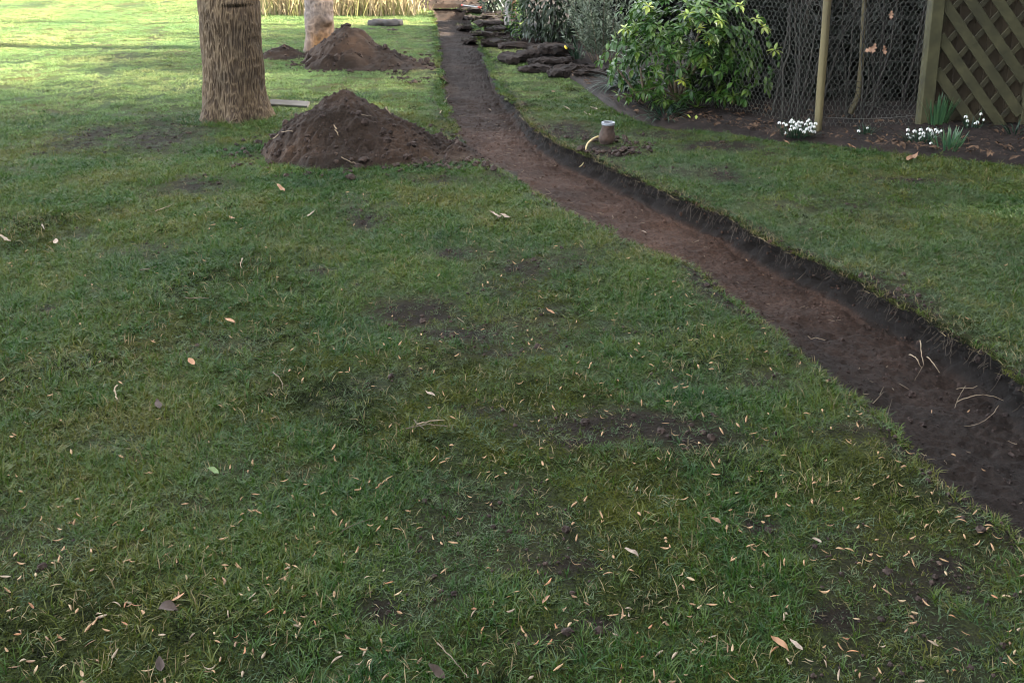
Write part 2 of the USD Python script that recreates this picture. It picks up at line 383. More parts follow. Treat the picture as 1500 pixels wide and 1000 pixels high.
M["pipe_inside"] = simple("pipe_inside", (0.10, 0.075, 0.06), (0.24, 0.19, 0.16), scale=30, rough=0.9, k=0.5)
M["cord"] = simple("cord", (0.42, 0.31, 0.13), (0.62, 0.50, 0.26), scale=40, rough=0.6, k=0.5)
M["tool_grey"] = simple("tool_grey", (0.30, 0.32, 0.35), (0.42, 0.44, 0.47), scale=30, rough=0.6, k=0.45)
M["tool_red"] = simple("tool_red", (0.50, 0.06, 0.04), (0.62, 0.10, 0.07), scale=30, rough=0.6, k=0.45)
M["log"] = simple("dark_log", (0.028, 0.022, 0.020), (0.12, 0.10, 0.09), scale=10, rough=0.75, bump=0.6, bscale=30, stretch=(0.3, 1, 1), mid=(0.055, 0.043, 0.038), k=0.25)


# ---------------------------------------------------------------- the ground: lawn, trench, bed
def curve(pts, z=0.0):
    w = np.array([px(x, y, z) for x, y in pts])
    w = w[np.argsort(w[:, 1])]
    return w[:, 1], w[:, 0]


LEFT = [(626, 10), (633, 35), (637, 70), (639, 110), (643, 150), (655, 182), (682, 215), (718, 242), (765, 268), (820, 303), (890, 343), (960, 366), (1035, 402), (1066, 432), (1130, 482), (1200, 540), (1280, 605), (1340, 668), (1400, 725), (1490, 795), (1640, 930), (1760, 1050)]
RIGHT = [(672, 10), (690, 20), (703, 45), (712, 75), (724, 100), (742, 130), (762, 163), (800, 197), (860, 226), (930, 258), (1000, 290), (1080, 322), (1150, 357), (1220, 388), (1280, 417), (1350, 452), (1440, 503), (1500, 548), (1640, 655), (1900, 850), (2200, 1090)]
from scipy.interpolate import PchipInterpolator
ly, lx = curve(LEFT)
ry, rx = curve(RIGHT)
TY0, TY1 = max(ly[0], ry[0]) + 0.001, float(px(640, 11)[1] - 0.30)
_fl, _fr = PchipInterpolator(ly, lx), PchipInterpolator(ry, rx)


def n1(y, scale, seed):
    p = np.stack([np.asarray(y, float) * scale, np.full(np.shape(y), 3.7), np.full(np.shape(y), 1.3)], -1)
    return noise(p, seed) - 0.5


def XL(y):
    y = np.asarray(y, float)
    return _fl(np.clip(y, ly[0], ly[-1])) + 0.05 * n1(y, 4, 1) + 0.04 * n1(y, 13, 2) + 0.022 * n1(y, 37, 3)


def XR(y):
    y = np.asarray(y, float)
    return _fr(np.clip(y, ry[0], ry[-1])) + 0.06 * n1(y, 4, 5) + 0.045 * n1(y, 12, 6) + 0.030 * n1(y, 35, 7) + 0.018 * n1(y, 80, 8)


def gz(x, y):
    x, y = np.asarray(x, float), np.asarray(y, float)
    p = np.stack([x * 0.9, y * 0.9, np.zeros_like(x)], -1)
    q = np.stack([x * 4.5, y * 4.5, np.zeros_like(x)], -1)
    return 0.05 * (noise(p, 21) - 0.5) + 0.018 * (noise(q, 22) - 0.5)


SPOTS = [(610, 458, 62, 22, .95), (655, 490, 45, 12, .9), (535, 330, 42, 13, .7), (905, 622, 150, 26, .8), (700, 600, 60, 12, .5), (1020, 640, 120, 24, .6), (660, 378, 26, 8, .8), (552, 893, 26, 17, 1.2), (1213, 908, 30, 15, 1.0), (1112, 772, 24, 14, 1.1),
         (285, 277, 50, 12, .7), (130, 205, 70, 22, .6), (235, 200, 80, 26, .6), (1390, 850, 70, 50, .7), (1450, 900, 70, 60, .5), (800, 930, 45, 20, .6), (870, 905, 35, 16, .6), (330, 505, 60, 12, .4), (1060, 212, 70, 8, .9), (880, 222, 60, 14, .8), (840, 195, 50, 14, .6), (960, 195, 60, 8, .6),  # two spots left of the ridged trunk paint its cast shadow
         (1335, 268, 55, 6, .7), (1200, 300, 160, 22, .35), (1010, 255, 90, 14, .45), (650, 265, 60, 8, .5), (745, 255, 40, 10, .5), (520, 318, 30, 8, .5), (855, 645, 60, 10, .8), (980, 560, 60, 12, .4), (860, 820, 60, 14, .35), (720, 520, 40, 8, .45), (70, 455, 20, 7, .7), (150, 640, 80, 22, .35), (420, 690, 70, 18, .3), (310, 740, 90, 22, .35),
         (800, 395, 90, 12, .35), (460, 405, 40, 6, .4), (1110, 560, 60, 20, .5), (1240, 640, 60, 24, .5)]
for track in (((112, 44), (128, 56), (146, 69), (166, 80), (186, 88), (206, 96)), ((236, 42), (226, 55), (216, 68), (206, 82), (198, 96)), ((160, 92), (150, 108), (142, 126), (136, 146))):   # faint wheel tracks
    for (xa, ya), (xb, yb) in zip(track, track[1:]):
        SPOTS += [(xa + (xb - xa) * q, ya + (yb - ya) * q, 9, 2.6, .34) for q in (0, .33, .66)]
SPW = []
for sx_, sy_, rx_, ry_, st in SPOTS:
    c = px(sx_, sy_)
    e, f_ = px(sx_ + rx_, sy_), px(sx_, sy_ - ry_)
    g_ = px(sx_, sy_ + ry_)
    SPW.append((c[0], c[1], e[0] - c[0], (f_[1] - g_[1]) / 2, st))


def bare(x, y):
    x, y = np.asarray(x, float), np.asarray(y, float)
    p = np.stack([x, y, np.zeros_like(x)], -1)
    wob = 0.6 + 0.8 * fbm(p * 9, 3, 31)
    s = np.zeros_like(x)
    for cx, cy, a, b, st in SPW:
        s = np.maximum(s, st * np.exp(-(((x - cx) / a) ** 2 + ((y - cy) / b) ** 2) * 0.9))
    s = s * wob * 1.6
    d = np.minimum(np.abs(x - XL(y)) + 100 * (y > 17), np.abs(x - XR(y)))
    s = np.maximum(s, np.exp(-(d / 0.075) ** 2) * 0.75 * wob)
    s += np.clip((fbm(p * 2.3, 4, 33) - 0.55) * 3.5, 0, 0.6) * np.clip((9 - y) / 3, 0, 1)
    return np.clip(s, 0, 1)


rows = np.concatenate([-np.geomspace(30, 0.6, 12), np.arange(-0.4, TY0, 0.2), np.arange(TY0, 6, 0.02), np.arange(6, 10, 0.04), np.arange(10, TY1 - .02, 0.08), np.geomspace(TY1, 260, 30)])
side = np.concatenate([np.arange(0, 1.2, 0.03), np.arange(1.2, 4, 0.08), np.arange(4, 9, 0.25), np.geomspace(9, 260, 16)])


def lawn_strip(edge, sign):
    Y, U = np.meshgrid(rows, side, indexing="ij")
    X = edge(Y) + sign * U
    Z = gz(X, Y)
    # turf edge: rounded down at the cut
    Z = Z - 0.016 * np.exp(-(U / 0.02) ** 2)
    v = np.stack([X, Y, Z], -1).reshape(-1, 3)
    f = grid_faces(*Y.shape)
    if sign > 0:
        f = f[:, ::1]
    else:
        f = f[:, ::-1]
    return v, f


lv, lf = lawn_strip(XL, -1)
rv, rf = lawn_strip(XR, 1)
# the far end of the trench closes with turf
endY = np.concatenate([np.array([TY1 - 0.03]), np.geomspace(TY1 + 0.05, 260, 30)])
ev, ef = [], []
tt = np.linspace(0, 1, 14)
Y, T = np.meshgrid(endY, tt, indexing="ij")
X = XL(Y) * (1 - T) + XR(Y) * T
ev = np.stack([X, Y, gz(X, Y)], -1).reshape(-1, 3)
ef = grid_faces(*Y.shape)
v, f = join([(lv, lf), (rv, rf), (ev, ef)])
obj("lawn", (v, f), M["lawn"], smooth=True, prim={"bare": bare(v[:, 0], v[:, 1])}, label="worn mossy green lawn beside the dug trench", cat="lawn", kind="structure")

# trench: floor and two cut faces, one sheet
TD = 0.18
trow = np.concatenate([np.arange(TY0, 5, 0.014), np.arange(5, 9, 0.028), np.linspace(9, TY1, 126)])
cw = np.concatenate([np.linspace(0, 1, 9)[:-1], np.linspace(1, 2, 62)[:-1], np.linspace(2, 3, 18)])
Y, C = np.meshgrid(trow, cw, indexing="ij")
xl, xr = XL(Y), XR(Y)
wl, wr = 0.03, 0.032
x = np.where(C < 1, xl + wl * C ** 1.3, np.where(C < 2, (xl + wl) + (xr - wr - xl - wl) * (C - 1), xr - wr * (1 - np.clip(C - 2, 0, 1)) ** 1.4))
dl = TD - 0.02
z = np.where(C < 1, -dl * C, np.where(C < 2, -dl + (dl - TD) * (C - 1), -TD * (1 - np.clip(C - 2, 0, 1)) ** 0.9))
P = np.stack([x, Y, z], -1)
fl = np.clip(1 - np.abs(C - 1.5) * 1.0, 0, 1)
onf = ((C > 0.9) & (C < 2.1)).astype(float)
n_big, n_mid, n_fine = fbm(P * 3, 3, 41) - 0.5, fbm(P * 14, 3, 42) - 0.5, np.abs(noise(P * 45, 43) - 0.5)
z = z + onf * (0.05 * n_big + 0.045 * n_mid + 0.030 * (0.25 - n_fine) + 0.010 * (noise(P * 100, 48) - 0.5)) + 0.004 * np.exp(-((C - 2.0) / 0.12) ** 2)
wall = np.clip(C - 2, 0, 1) * (C < 3)
hang = np.sin(np.pi * np.clip(C - 2, 0, 1))
x = x + 0.055 * np.sin(np.pi * np.clip((C - 2) * 1.0, 0, 1)) ** 1.5 + hang * (0.065 * (fbm(P * np.array([1, 7, 10]), 4, 44) - 0.5) + 0.06 * (noise(P * np.array([1, 30, 40]), 46) - 0.5) + 0.03 * (noise(P * np.array([1, 75, 90]), 47) - 0.5)) + np.where(C < 1, 0.03 * (noise(P * 20, 45) - 0.5) * np.sin(np.pi * C), 0)
end = np.clip((TY1 - Y) / 0.08, 0, 1)
z = z * end + 0.004 * (1 - end)
z = np.where((C < 0.001) | (C > 2.999), gz(x, Y) - 0.016, z + gz(x, Y))
tv = np.stack([x, Y, z], -1).reshape(-1, 3)
obj("trench", (tv, grid_faces(*Y.shape)), M["soil"], smooth=True, prim={"wall_shade": (np.clip((C - 2.05) / .15, 0, 1) * .95 + np.clip((1 - C) / .1, 0, 1) * .8).ravel()}, label="shallow bare earth trench cut through the lawn", cat="trench", kind="structure")


def trench_z(x, y):
    """Height of the trench floor near (x, y)."""
    return -TD + 0.02 + gz(x, y)


# flower bed
BED = [(780, 92), (850, 122), (872, 142), (905, 165), (985, 189), (1060, 193), (1130, 203), (1210, 208), (1300, 225), (1400, 236), (1500, 246), (1650, 262)]
bw = np.array([px(a, b) for a, b in BED])
bxs = np.concatenate([np.arange(bw[0, 0], 4.6, 0.025), np.geomspace(4.6, 40, 20)])
bf = PchipInterpolator(bw[:, 0], bw[:, 1], extrapolate=False)


def bed_edge(x):
    x = np.asarray(x, float)
    y = bf(np.clip(x, bw[0, 0], bw[-1, 0]))
    return y + 0.08 * n1(x, 5, 51) + 0.04 * n1(x, 17, 52)


bdeep = np.concatenate([np.arange(0, 1.0, 0.025), np.arange(1.0, 3.0, 0.08), np.geomspace(3, 14, 10)])
X, D = np.meshgrid(bxs, bdeep, indexing="ij")
Y = bed_edge(X) - 0.02 + D
pp = np.stack([X, Y, np.zeros_like(X)], -1)
Z = gz(X, Y) - 0.015 + 0.06 * (1 - np.exp(-D / 0.10)) + (0.05 * (fbm(pp * 6, 4, 53) - 0.5) + 0.03 * (fbm(pp * 30, 3, 54) - 0.5)) * np.clip(D / 0.1, 0, 1)
obj("flower_bed", (np.stack([X, Y, Z], -1).reshape(-1, 3), grid_faces(*X.shape)[:, ::-1]), M["bed_soil"], smooth=True, label="dark soil border along the fence with leaf litter", cat="flower bed", kind="structure")


def bed_z(x, y):
    return float(gz(x, y)) + 0.04


def surf(x, y):
    """Height of whatever bare surface lies at (x, y)."""
    if bw[0, 0] < x and y > bed_edge(x) + 0.03:
        return bed_z(x, y)
    if TY0 < y < TY1 and XL(y) < x < XR(y):
        return float(trench_z(x, y))
    return float(gz(x, y))


# ---------------------------------------------------------------- soil heaps
HEAPS = []


def heap(name, label, lobes, x0, x1, y0, y1, res, seed):
    """lobes: (cx, cy, rx, ry, height, sharpness)"""
    xs, ys = np.arange(x0, x1, res), np.arange(y0, y1, res)
    X, Y = np.meshgrid(xs, ys, indexing="ij")
    p = np.stack([X, Y, np.zeros_like(X)], -1)
    wx, wy = X + 0.14 * (fbm(p * 5, 3, seed) - 0.5), Y + 0.14 * (fbm(p * 5, 3, seed + 1) - 0.5)
    h = np.full_like(X, -0.06)
    for cx, cy, a, b, H, k in lobes:
        r = np.sqrt(((wx - cx) / a) ** 2 + ((wy - cy) / b) ** 2 + 0.012)
        h = np.maximum(h, H * (1.04 - r ** k))
    up = np.clip((h + 0.01) / 0.05, 0, 1)
    h = h + up * (0.07 * (fbm(p * 8, 3, seed + 2) - 0.5) + 0.05 * (fbm(p * 24, 3, seed + 3) - 0.5) + 0.025 * (0.5 - np.abs(noise(p * 60, seed + 4) - 0.5) * 2))
    drop = np.clip((X - XL(Y)) / .14, 0, 1) * np.clip((XR(Y) - X) / .1, 0, 1) * (Y < TY1)     # spilt into the trench
    Z = h + gz(X, Y) - (TD - .05) * drop
    v = np.stack([X, Y, Z], -1).reshape(-1, 3)
    f = grid_faces(*X.shape)[:, ::-1]
    keep = h.reshape(-1)[f].max(1) > -0.03
    f = f[keep]
    ids, inv = np.unique(f, return_inverse=True)
    HEAPS.append((X, Y, Z, h))
    t = thing(name, label, "soil heap", "heaps of dug soil on the lawn")
    obj("soil", (v[ids], inv.reshape(-1, 3)), M["heap_soil"], t, smooth=True)
    # loose clods lying on the slope
    rg = np.random.default_rng(seed)
    lumps, hv = [], h.reshape(-1)
    cand = np.flatnonzero(hv > -0.015)
    for k in rg.choice(cand, int(len(cand) * 0.06), replace=False)[:1800]:
        r = rg.choice([0.006, 0.010, 0.015, 0.026], p=[.42, .34, .19, .05]) * (1 if res < 0.02 else 1.6)
        if hv[k] < 0.05:
            r *= 1.2
        m = trimesh.creation.icosphere(1 if r > 0.015 else 0, 1.0)
        vv = np.array(m.vertices) * (0.7 + 0.6 * rg.random((len(m.vertices), 1))) * r * rg.uniform(.6, 1.2, 3)
        lumps.append((vv + v[k] + [0, 0, r * .3], np.array(m.faces)))
    tag(obj("clods", join(lumps), M["crumb"], t), kind="stuff")
    return t


pk = at_y(490, 133, 6.35)
g1l, g1r, g1f = px(384, 188), px(672, 215), px(520, 243)
heap("soil_heap", "large mound of dark crumbly soil beside the ridged trunk", [
    (pk[0] + 0.02, 6.42, 0.49, 0.62, pk[2] - 0.035, 1.6), (pk[0] + 0.26, 6.40, 0.50, 0.56, 0.26, 1.4), (pk[0] - 0.16, 6.45, 0.33, 0.42, 0.20, 1.4), (px(625, 206)[0], 6.35, 0.30, 0.28, 0.075, 1.2), (px(662, 212)[0], 6.25, 0.26, 0.20, 0.045, 1.0)], -2.3, 0.3, 5.5, 7.3, 0.0125, 61)
pk2 = at_y(510, 33, 10.3)
heap("soil_heap", "far mound of dark soil leaning against the pinkish trunk", [
    (pk2[0] - 0.02, 10.35, 0.50, 0.58, pk2[2] - 0.03, 1.25), (pk2[0] + 0.28, 10.25, 0.46, 0.46, 0.19, 1.2), (pk2[0] + 0.68, 10.05, 0.28, 0.22, 0.06, 1.0), (px(432, 72)[0], 10.75, 0.27, 0.25, 0.10, 1.0)], -3.1, -0.55, 9.4, 11.2, 0.022, 71)

e0, e1, e2 = px(585, 9), px(640, 11), px(690, 9)
heap("soil_heap", "low ridge of dark soil across the far end of the trench", [
    (e0[0], e0[1], .8, .5, .12, 1.2), (e1[0], e1[1], .8, .5, .14, 1.2), (e2[0], e2[1], .7, .5, .12, 1.2)], e0[0] - 1.0, e2[0] + .9, e1[1] - .9, e1[1] + 1.2, 0.04, 81)

# ---------------------------------------------------------------- tree trunks


def trunk(path_pts, radius, flare, ridge, nth=360, nz=460, seed=1, ztop=1.7, tall=5.0, lobes=5, cell=(0.0135, 0.085)):
    """A trunk surface along a leaning line with relief; fine up to ztop, coarse above. Returns v, f, ridge value."""
    zs = np.concatenate([np.linspace(-0.08, ztop, nz), np.linspace(ztop, tall, 24)[1:]])
    th = np.arange(nth) * 2 * np.pi / nth
    Z, T = np.meshgrid(zs, th, indexing="ij")
    base, top = np.asarray(path_pts[0], float), np.asarray(path_pts[1], float)
    R = np.interp(Z, [0, ztop, tall], [radius, radius * 0.97, radius * 0.75])
    fl_ = flare * np.exp(-np.clip(Z, -.1, 9) / 0.14)
    R = R + fl_ * (0.65 + 0.55 * np.cos(lobes * T + 1.3 * np.sin(T * 2 + seed)) * 0.8)
    p = np.stack([R * np.cos(T), R * np.sin(T), Z], -1)
    q = p / np.array([cell[0], cell[0], cell[1]])
    wp = np.stack([noise(q * 0.5 + 7, seed), noise(q * 0.5 + 31, seed), noise(q * .5 + 57, seed)], -1) - 0.5
    q = q + 1.3 * wp
    r1 = 1 - np.abs(2 * noise(q, seed + 2) - 1)
    r2 = 1 - np.abs(2 * noise(q * 2.1, seed + 3) - 1)
    h = np.clip(0.72 * r1 ** 2.0 + 0.34 * r2 ** 1.5, 0, 1)
    big = fbm(p * 5, 3, seed + 5) - 0.5
    rr = R + ridge * (h - 0.6) + 0.03 * big
    c = base[None, None] + (top - base)[None, None] * (Z[..., None] / tall)
    v = np.stack([c[..., 0] + rr * np.cos(T), c[..., 1] + rr * np.sin(T), base[2] + Z], -1)
    return v.reshape(-1, 3), grid_faces(len(zs), nth, True), h.reshape(-1), (Z, T, rr, c)


def limb_mesh(a, b, r0, r1, seed, n=14):
    rg = np.random.default_rng(seed)
    a, b = np.asarray(a, float), np.asarray(b, float)
    s = np.linspace(0, 1, n)
    w = np.cumsum(rg.normal(0, 0.03, (n, 3)), 0) * np.linalg.norm(b - a) / 3
    return tube(a + (b - a) * s[:, None] + w * s[:, None], r0 + (r1 - r0) * s, 9)


def limbs(t, top, spread, n, r0, m, seed):
    """A few bare winter limbs above the picture."""
    rg = np.random.default_rng(seed)
    for k in range(n):
        a = 2 * math.pi * k / n + rg.uniform(-.4, .4)
        d = np.array([math.cos(a) * spread, math.sin(a) * spread, rg.uniform(1.5, 3)])
        lb = obj("limb", limb_mesh(top - [0, 0, rg.uniform(0, .8)], top + d, r0, r0 * .25, seed + k), m, t, smooth=True, prim={"ridge": np.full(14 * 9 + 2, 0.6), "tone": np.tile([0.16, 0.13, 0.11], (14 * 9 + 2, 1))})


b1 = px(335, 178)
b1[1] += 0.2
s1 = depth(b1[1]) / FPX
tA = thing("tree", "thick trunk with deep ridged brown bark, nearest tree on the left", "tree")
v, f, h, (Z, T, rr, c) = trunk([b1, b1 + np.array([0.04, 0, 0])], 42.4 * s1, 0.075, 0.012, seed=3, nth=560, nz=560, cell=(0.0115, 0.09))
# old pruning scar: a dark lip near the top of what is seen
scar = at_y(343, 6, b1[1] - 45 * s1)
ds = v - scar
k = np.exp(-(ds[:, 0] / 0.075) ** 2 - (ds[:, 2] / 0.02) ** 2) * (ds[:, 1] < 0.15)
k2 = np.exp(-(ds[:, 0] / 0.08) ** 2 - ((ds[:, 2] + .028) / 0.012) ** 2) * (ds[:, 1] < 0.15)
v[:, 1] -= 0.018 * k - 0.016 * k2
h = np.clip(h * (1 - 0.5 * k2) - 0.2 * k, 0, 1)
obj("trunk", (v, f), M["oak_bark"], tA, smooth=True, prim={"ridge": h})
limbs(tA, b1 + np.array([0.04, 0, 4.95]), 2.2, 6, 0.10, M["oak_bark"], 5)

b2 = px(466, 79)
b2[1] += 0.15
s2 = depth(b2[1]) / FPX
tB = thing("tree", "pinkish grey trunk stained orange at the foot, with a knot", "tree")
v, f, h, (Z, T, rr, c) = trunk([b2, b2 + np.array([0.06, 0, 0])], 20.5 * s2, 0.04, 0.009, nth=220, nz=260, seed=13, cell=(0.05, 0.09))
zz = (v[:, 2] - b2[2])
nn = fbm(v * 6, 4, 88)
mixo = np.clip(1.25 - zz / 0.42 + (nn - .5) * 1.6, 0, 1)[:, None]
tone = (1 - mixo) * np.array([0.30, 0.235, 0.20]) + mixo * np.array([0.32, 0.165, 0.065])
side_ = np.clip(-(v[:, 0] - b2[0]) / (20 * s2) * 1.2 - 0.2 + (nn - .5), 0, 1)[:, None] * 0.6  # left side greyed: shade away from the sun, put into the tone
tone = tone * (1 - side_) + np.array([0.26, 0.235, 0.235]) * side_
tone *= (0.17 + 0.20 * h)[:, None]
kn = at_y(480, 32, b2[1] - 15 * s2)
dk = np.linalg.norm((v - kn) * [1, .6, 1], axis=1)
bul = np.exp(-(dk / 0.05) ** 2)
v[:, 0] += 0.045 * bul
v[:, 1] -= 0.03 * bul
hol = np.exp(-(np.linalg.norm((v - kn - np.array([-.035, 0, .005])) * [1, .5, .8], axis=1) / 0.022) ** 2)
tone *= (1 - 0.7 * hol)[:, None]
obj("trunk", (v, f), M["tone"], tB, smooth=True, prim={"tone": tone, "ridge": h})
limbs(tB, b2 + np.array([0.06, 0, 4.95]), 1.8, 5, 0.08, M["tone"], 25)

b3 = px(747, 42)
tC = thing("tree", "slim distant trunk, grey on the left and rusty on the right", "tree")
v, f, h, _ = trunk([b3, b3 + np.array([0.1, 0, 0])], 7.5 * depth(b3[1]) / FPX, 0.02, 0.006, nth=80, nz=120, seed=23, cell=(0.03, 0.09), ztop=1.5)
mo = np.clip((v[:, 0] - b3[0]) / 0.05 * 0.8 + 0.3 + (fbm(v * 8, 3, 5) - .5) * 1.5, 0, 1)[:, None]
tone = ((1 - mo) * np.array([0.14, 0.125, 0.12]) + mo * np.array([0.13, 0.07, 0.04])) * (0.5 + .5 * h)[:, None]
obj("trunk", (v, f), M["tone"], tC, smooth=True, prim={"tone": tone, "ridge": h})
limbs(tC, b3 + np.array([0.1, 0, 4.95]), 1.2, 4, 0.035, M["tone"], 35)


# ---------------------------------------------------------------- leaves and foliage
def leaf_mesh(L, W, fold=0.25, curl=0.25, n=4):
    """A pointed leaf along +y with its tip drooping: 4n-2 or so triangles."""
    s = np.linspace(0, 1, n + 1)
    w = W / 2 * np.sin(np.pi * (s ** 0.8)) ** 0.8
    w[0], w[-1] = W * 0.04, 0.0
    y, z = L * s, -curl * L * s ** 2
    v, f = [], []
    for i in range(n + 1):
        v += [(-w[i], y[i], z[i] + fold * w[i]), (0, y[i], z[i]), (w[i], y[i], z[i] + fold * w[i])]
    for i in range(n):
        a = 3 * i
        for o in (0, 1):
            f += [(a + o, a + o + 1, a + o + 4), (a + o, a + o + 4, a + o + 3)]
    return np.array(v), np.array(f)


def place_many(proto, pos, dirs, scales, spins):
    """Copies of one small mesh as one: proto's +y goes along dirs."""
    v, f = proto
    d = dirs / (np.linalg.norm(dirs, axis=1, keepdims=True) + 1e-9)
    u = np.where(np.abs(d[:, 2:]) < 0.95, [0, 0, 1.0], [1.0, 0, 0])
    s = np.cross(d, u)
    s /= np.linalg.norm(s, axis=1, keepdims=True)
    n = np.cross(s, d)
    c, k = np.cos(spins)[:, None], np.sin(spins)[:, None]
    s, n = c * s + k * n, -k * s + c * n
    V = pos[:, None] + scales[:, None, None] * (v[None, :, :1] * s[:, None] + v[None, :, 1:2] * d[:, None] + v[None, :, 2:] * n[:, None])
    F = f[None] + (np.arange(len(pos)) * len(v))[:, None, None]
    return V.reshape(-1, 3), F.reshape(-1, 3)


def whorl(rg, c, d, n, L, W, rise=0.35):
    """Leaves in a rosette at c around the shoot direction d."""
    R = rot_to(d)
    out = []
    for k in range(n):
        a = 2 * math.pi * k / n + rg.uniform(-.25, .25)
        dirn = R[:, 0] * math.cos(a) + R[:, 2] * math.sin(a) + R[:, 1] * (rise + rg.uniform(-.3, .35))
        dirn[2] -= 0.15
        out.append((c + dirn * 0.006, dirn, rg.uniform(.55, 1.15)))
    return out


# the big glossy shrub
sb = px(1005, 176)
SC = np.array([sb[0] + 0.08, sb[1] + 0.52, 0.50])
rg = np.random.default_rng(101)
tS = thing("shrub", "large glossy green shrub with yellow young leaves in the border", "shrub")
sh_d = depth(SC[1] - .3) / FPX
tips = []
for k in range(520):
    a, b = rg.uniform(-math.pi, math.pi), math.asin(rg.uniform(-0.85, 0.98))
    r = np.array([0.67, 0.55, 0.60]) * (0.84 + 0.30 * (noise(np.array([[math.cos(a) * 2.2, math.sin(a) * 2.2, b * 2.2]]), 9)[0] - .5) * 2 * 1.25)
    if k % 3 == 0:
        r = r * rg.uniform(.55, .9)
    d = np.array([math.cos(a) * math.cos(b), math.sin(a) * math.cos(b), math.sin(b)])
    p = SC + d * r
    if p[2] < 0.06:
        p[2] = rg.uniform(.06, .2)
    tips.append((p, d + np.array([0, 0, .45]), False))
for qx, qy in ((1025, 42), (1040, 60), (1033, 92), (1055, 30), (915, 42), (1008, 22), (1108, 28), (1135, 74), (1118, 40), (1000, 118), (1085, 8), (950, 10)):
    p = at_y(qx, qy, SC[1] - 0.42 + rg.uniform(-.1, .1))
    tips.append((p, np.array([rg.uniform(-.3, .3), -.55, .7]), True))
for qx, qy in ((930, 38), (900, 60), (890, 75), (912, 92), (1140, 90), (1128, 105), (1120, 125), (1090, 145), (1050, 165), (975, 168), (1000, 172), (1020, 160), (880, 88), (1125, 60), (1065, 130)):
    p = at_y(qx, qy, SC[1] - 0.3 + rg.uniform(-.15, .1))
    tips.append((p, np.array([(qx - 1010) / 150, -.5, .4]), False))
inst, young = [], []
for p, d, yg in tips:
    (young if yg else inst).extend(whorl(rg, p, d / np.linalg.norm(d), rg.integers(7, 10) if not yg else 8, 1, 1, 0.2))
lm = leaf_mesh(0.080, 0.032, 0.3, 0.3)
keyv = np.array([i[0][1] - 0.3 * i[0][2] for i in inst])
order = np.argsort(keyv)
front = order[:230]
for k in front:
    p, d, s = inst[k]
    obj("leaf", place_many(lm, p[None], d[None], np.array([s]), np.array([rg.uniform(-.4, .4)])), M["shrub_leaf"], tS, smooth=True)
rest = order[230:]
tag(obj("foliage", place_many(lm, np.array([inst[k][0] for k in rest]), np.array([inst[k][1] for k in rest]), np.array([inst[k][2] for k in rest]), rg.uniform(-.4, .4, len(rest))), M["shrub_leaf"], tS, smooth=True), kind="stuff")
lm2 = leaf_mesh(0.066, 0.028, 0.25, 0.3)
for p, d, s in young[:70]:
    obj("leaf", place_many(lm2, p[None], d[None], np.array([s]), np.array([rg.uniform(-.4, .4)])), M["young_leaf"], tS, smooth=True, label="bright yellow-green young leaf")
if len(young) > 70:
    rs = young[70:]
    tag(obj("young_foliage", place_many(lm2, np.array([i[0] for i in rs]), np.array([i[1] for i in rs]), np.array([i[2] for i in rs]), rg.uniform(-.4, .4, len(rs))), M["young_leaf"], tS, smooth=True), kind="stuff")
foot = np.array([SC[0] - 0.05, SC[1] + 0.0, bed_z(SC[0], SC[1]) - .03])
for k in range(9):
    p = tips[rg.integers(0, 200)][0]
    mid = foot + (p - foot) * 0.5 + np.array([0, 0, .1])
    obj("stem", tube([foot + rg.normal(0, .03, 3) * [1, 1, 0], mid, p], [0.016, 0.011, 0.004], 6), M["twig"], tS, smooth=True)
# bare leaning stems low on the left
for (x0, y0), (x1, y1), r in (((942, 152), (905, 102), .011), ((944, 148), (938, 100), .013), ((936, 152), (926, 143), .006), ((934, 150), (955, 128), .007)):
    obj("stem", tube([at_y(x0, y0, SC[1] - .15), at_y((x0 + x1) / 2, (y0 + y1) / 2 - 1, SC[1] - .2), at_y(x1, y1, SC[1] - .25)], [r, r * .9, r * .7], 6), M["twig"], tS, smooth=True)


def bush(name, label, c, rad, n, lm_, m, seed, droop=0.0, up=0.0, core=None, zmin=0.03, stems=7, smat="dark_twig", lo=.7):
    """A rounded evergreen: leaves spread through the outer half of a lumpy ellipsoid, on a few stems."""
    rg = np.random.default_rng(seed)
    t = thing(name, label, "shrub")
    d = rg.normal(size=(n, 3))
    d /= np.linalg.norm(d, axis=1, keepdims=True)
    lump = 0.75 + 0.5 * fbm(d * 2.6 + 5, 3, seed)
    r = lump * (1 - (1 - lo) * rg.random(n) ** 1.5)
    p = np.asarray(c) + d * r[:, None] * np.asarray(rad)
    p[:, 2] = np.where(p[:, 2] < zmin, zmin + rg.random(n) * .25, p[:, 2])
    dd = d + rg.normal(0, .6, (n, 3)) + np.array([0, 0, up - droop])
    tag(obj("foliage", place_many(lm_, p, dd, rg.uniform(.65, 1.2, n), rg.uniform(-.9, .9, n)), M[m], t, smooth=True), kind="stuff")
    ft = np.array([c[0], c[1], 0.0])
    for k in range(stems):
        q = p[rg.integers(0, n)]
        obj("stem", tube([ft + rg.normal(0, .06, 3) * [1, 1, 0], ft + (q - ft) * .5 + [0, 0, .12], q], [.02, .014, .005], 6), M[smat], t, smooth=True)
    return t, p


dbp = px(805, 74)
bush("shrub", "dark glossy evergreen bush beside the slim distant trunk", (dbp[0], dbp[1] + .55, 0.75), (0.52, 0.55, 0.95), 3600, leaf_mesh(0.085, 0.026, .25, .4, 3), "dark_foliage", 111, droop=.45, lo=.5)
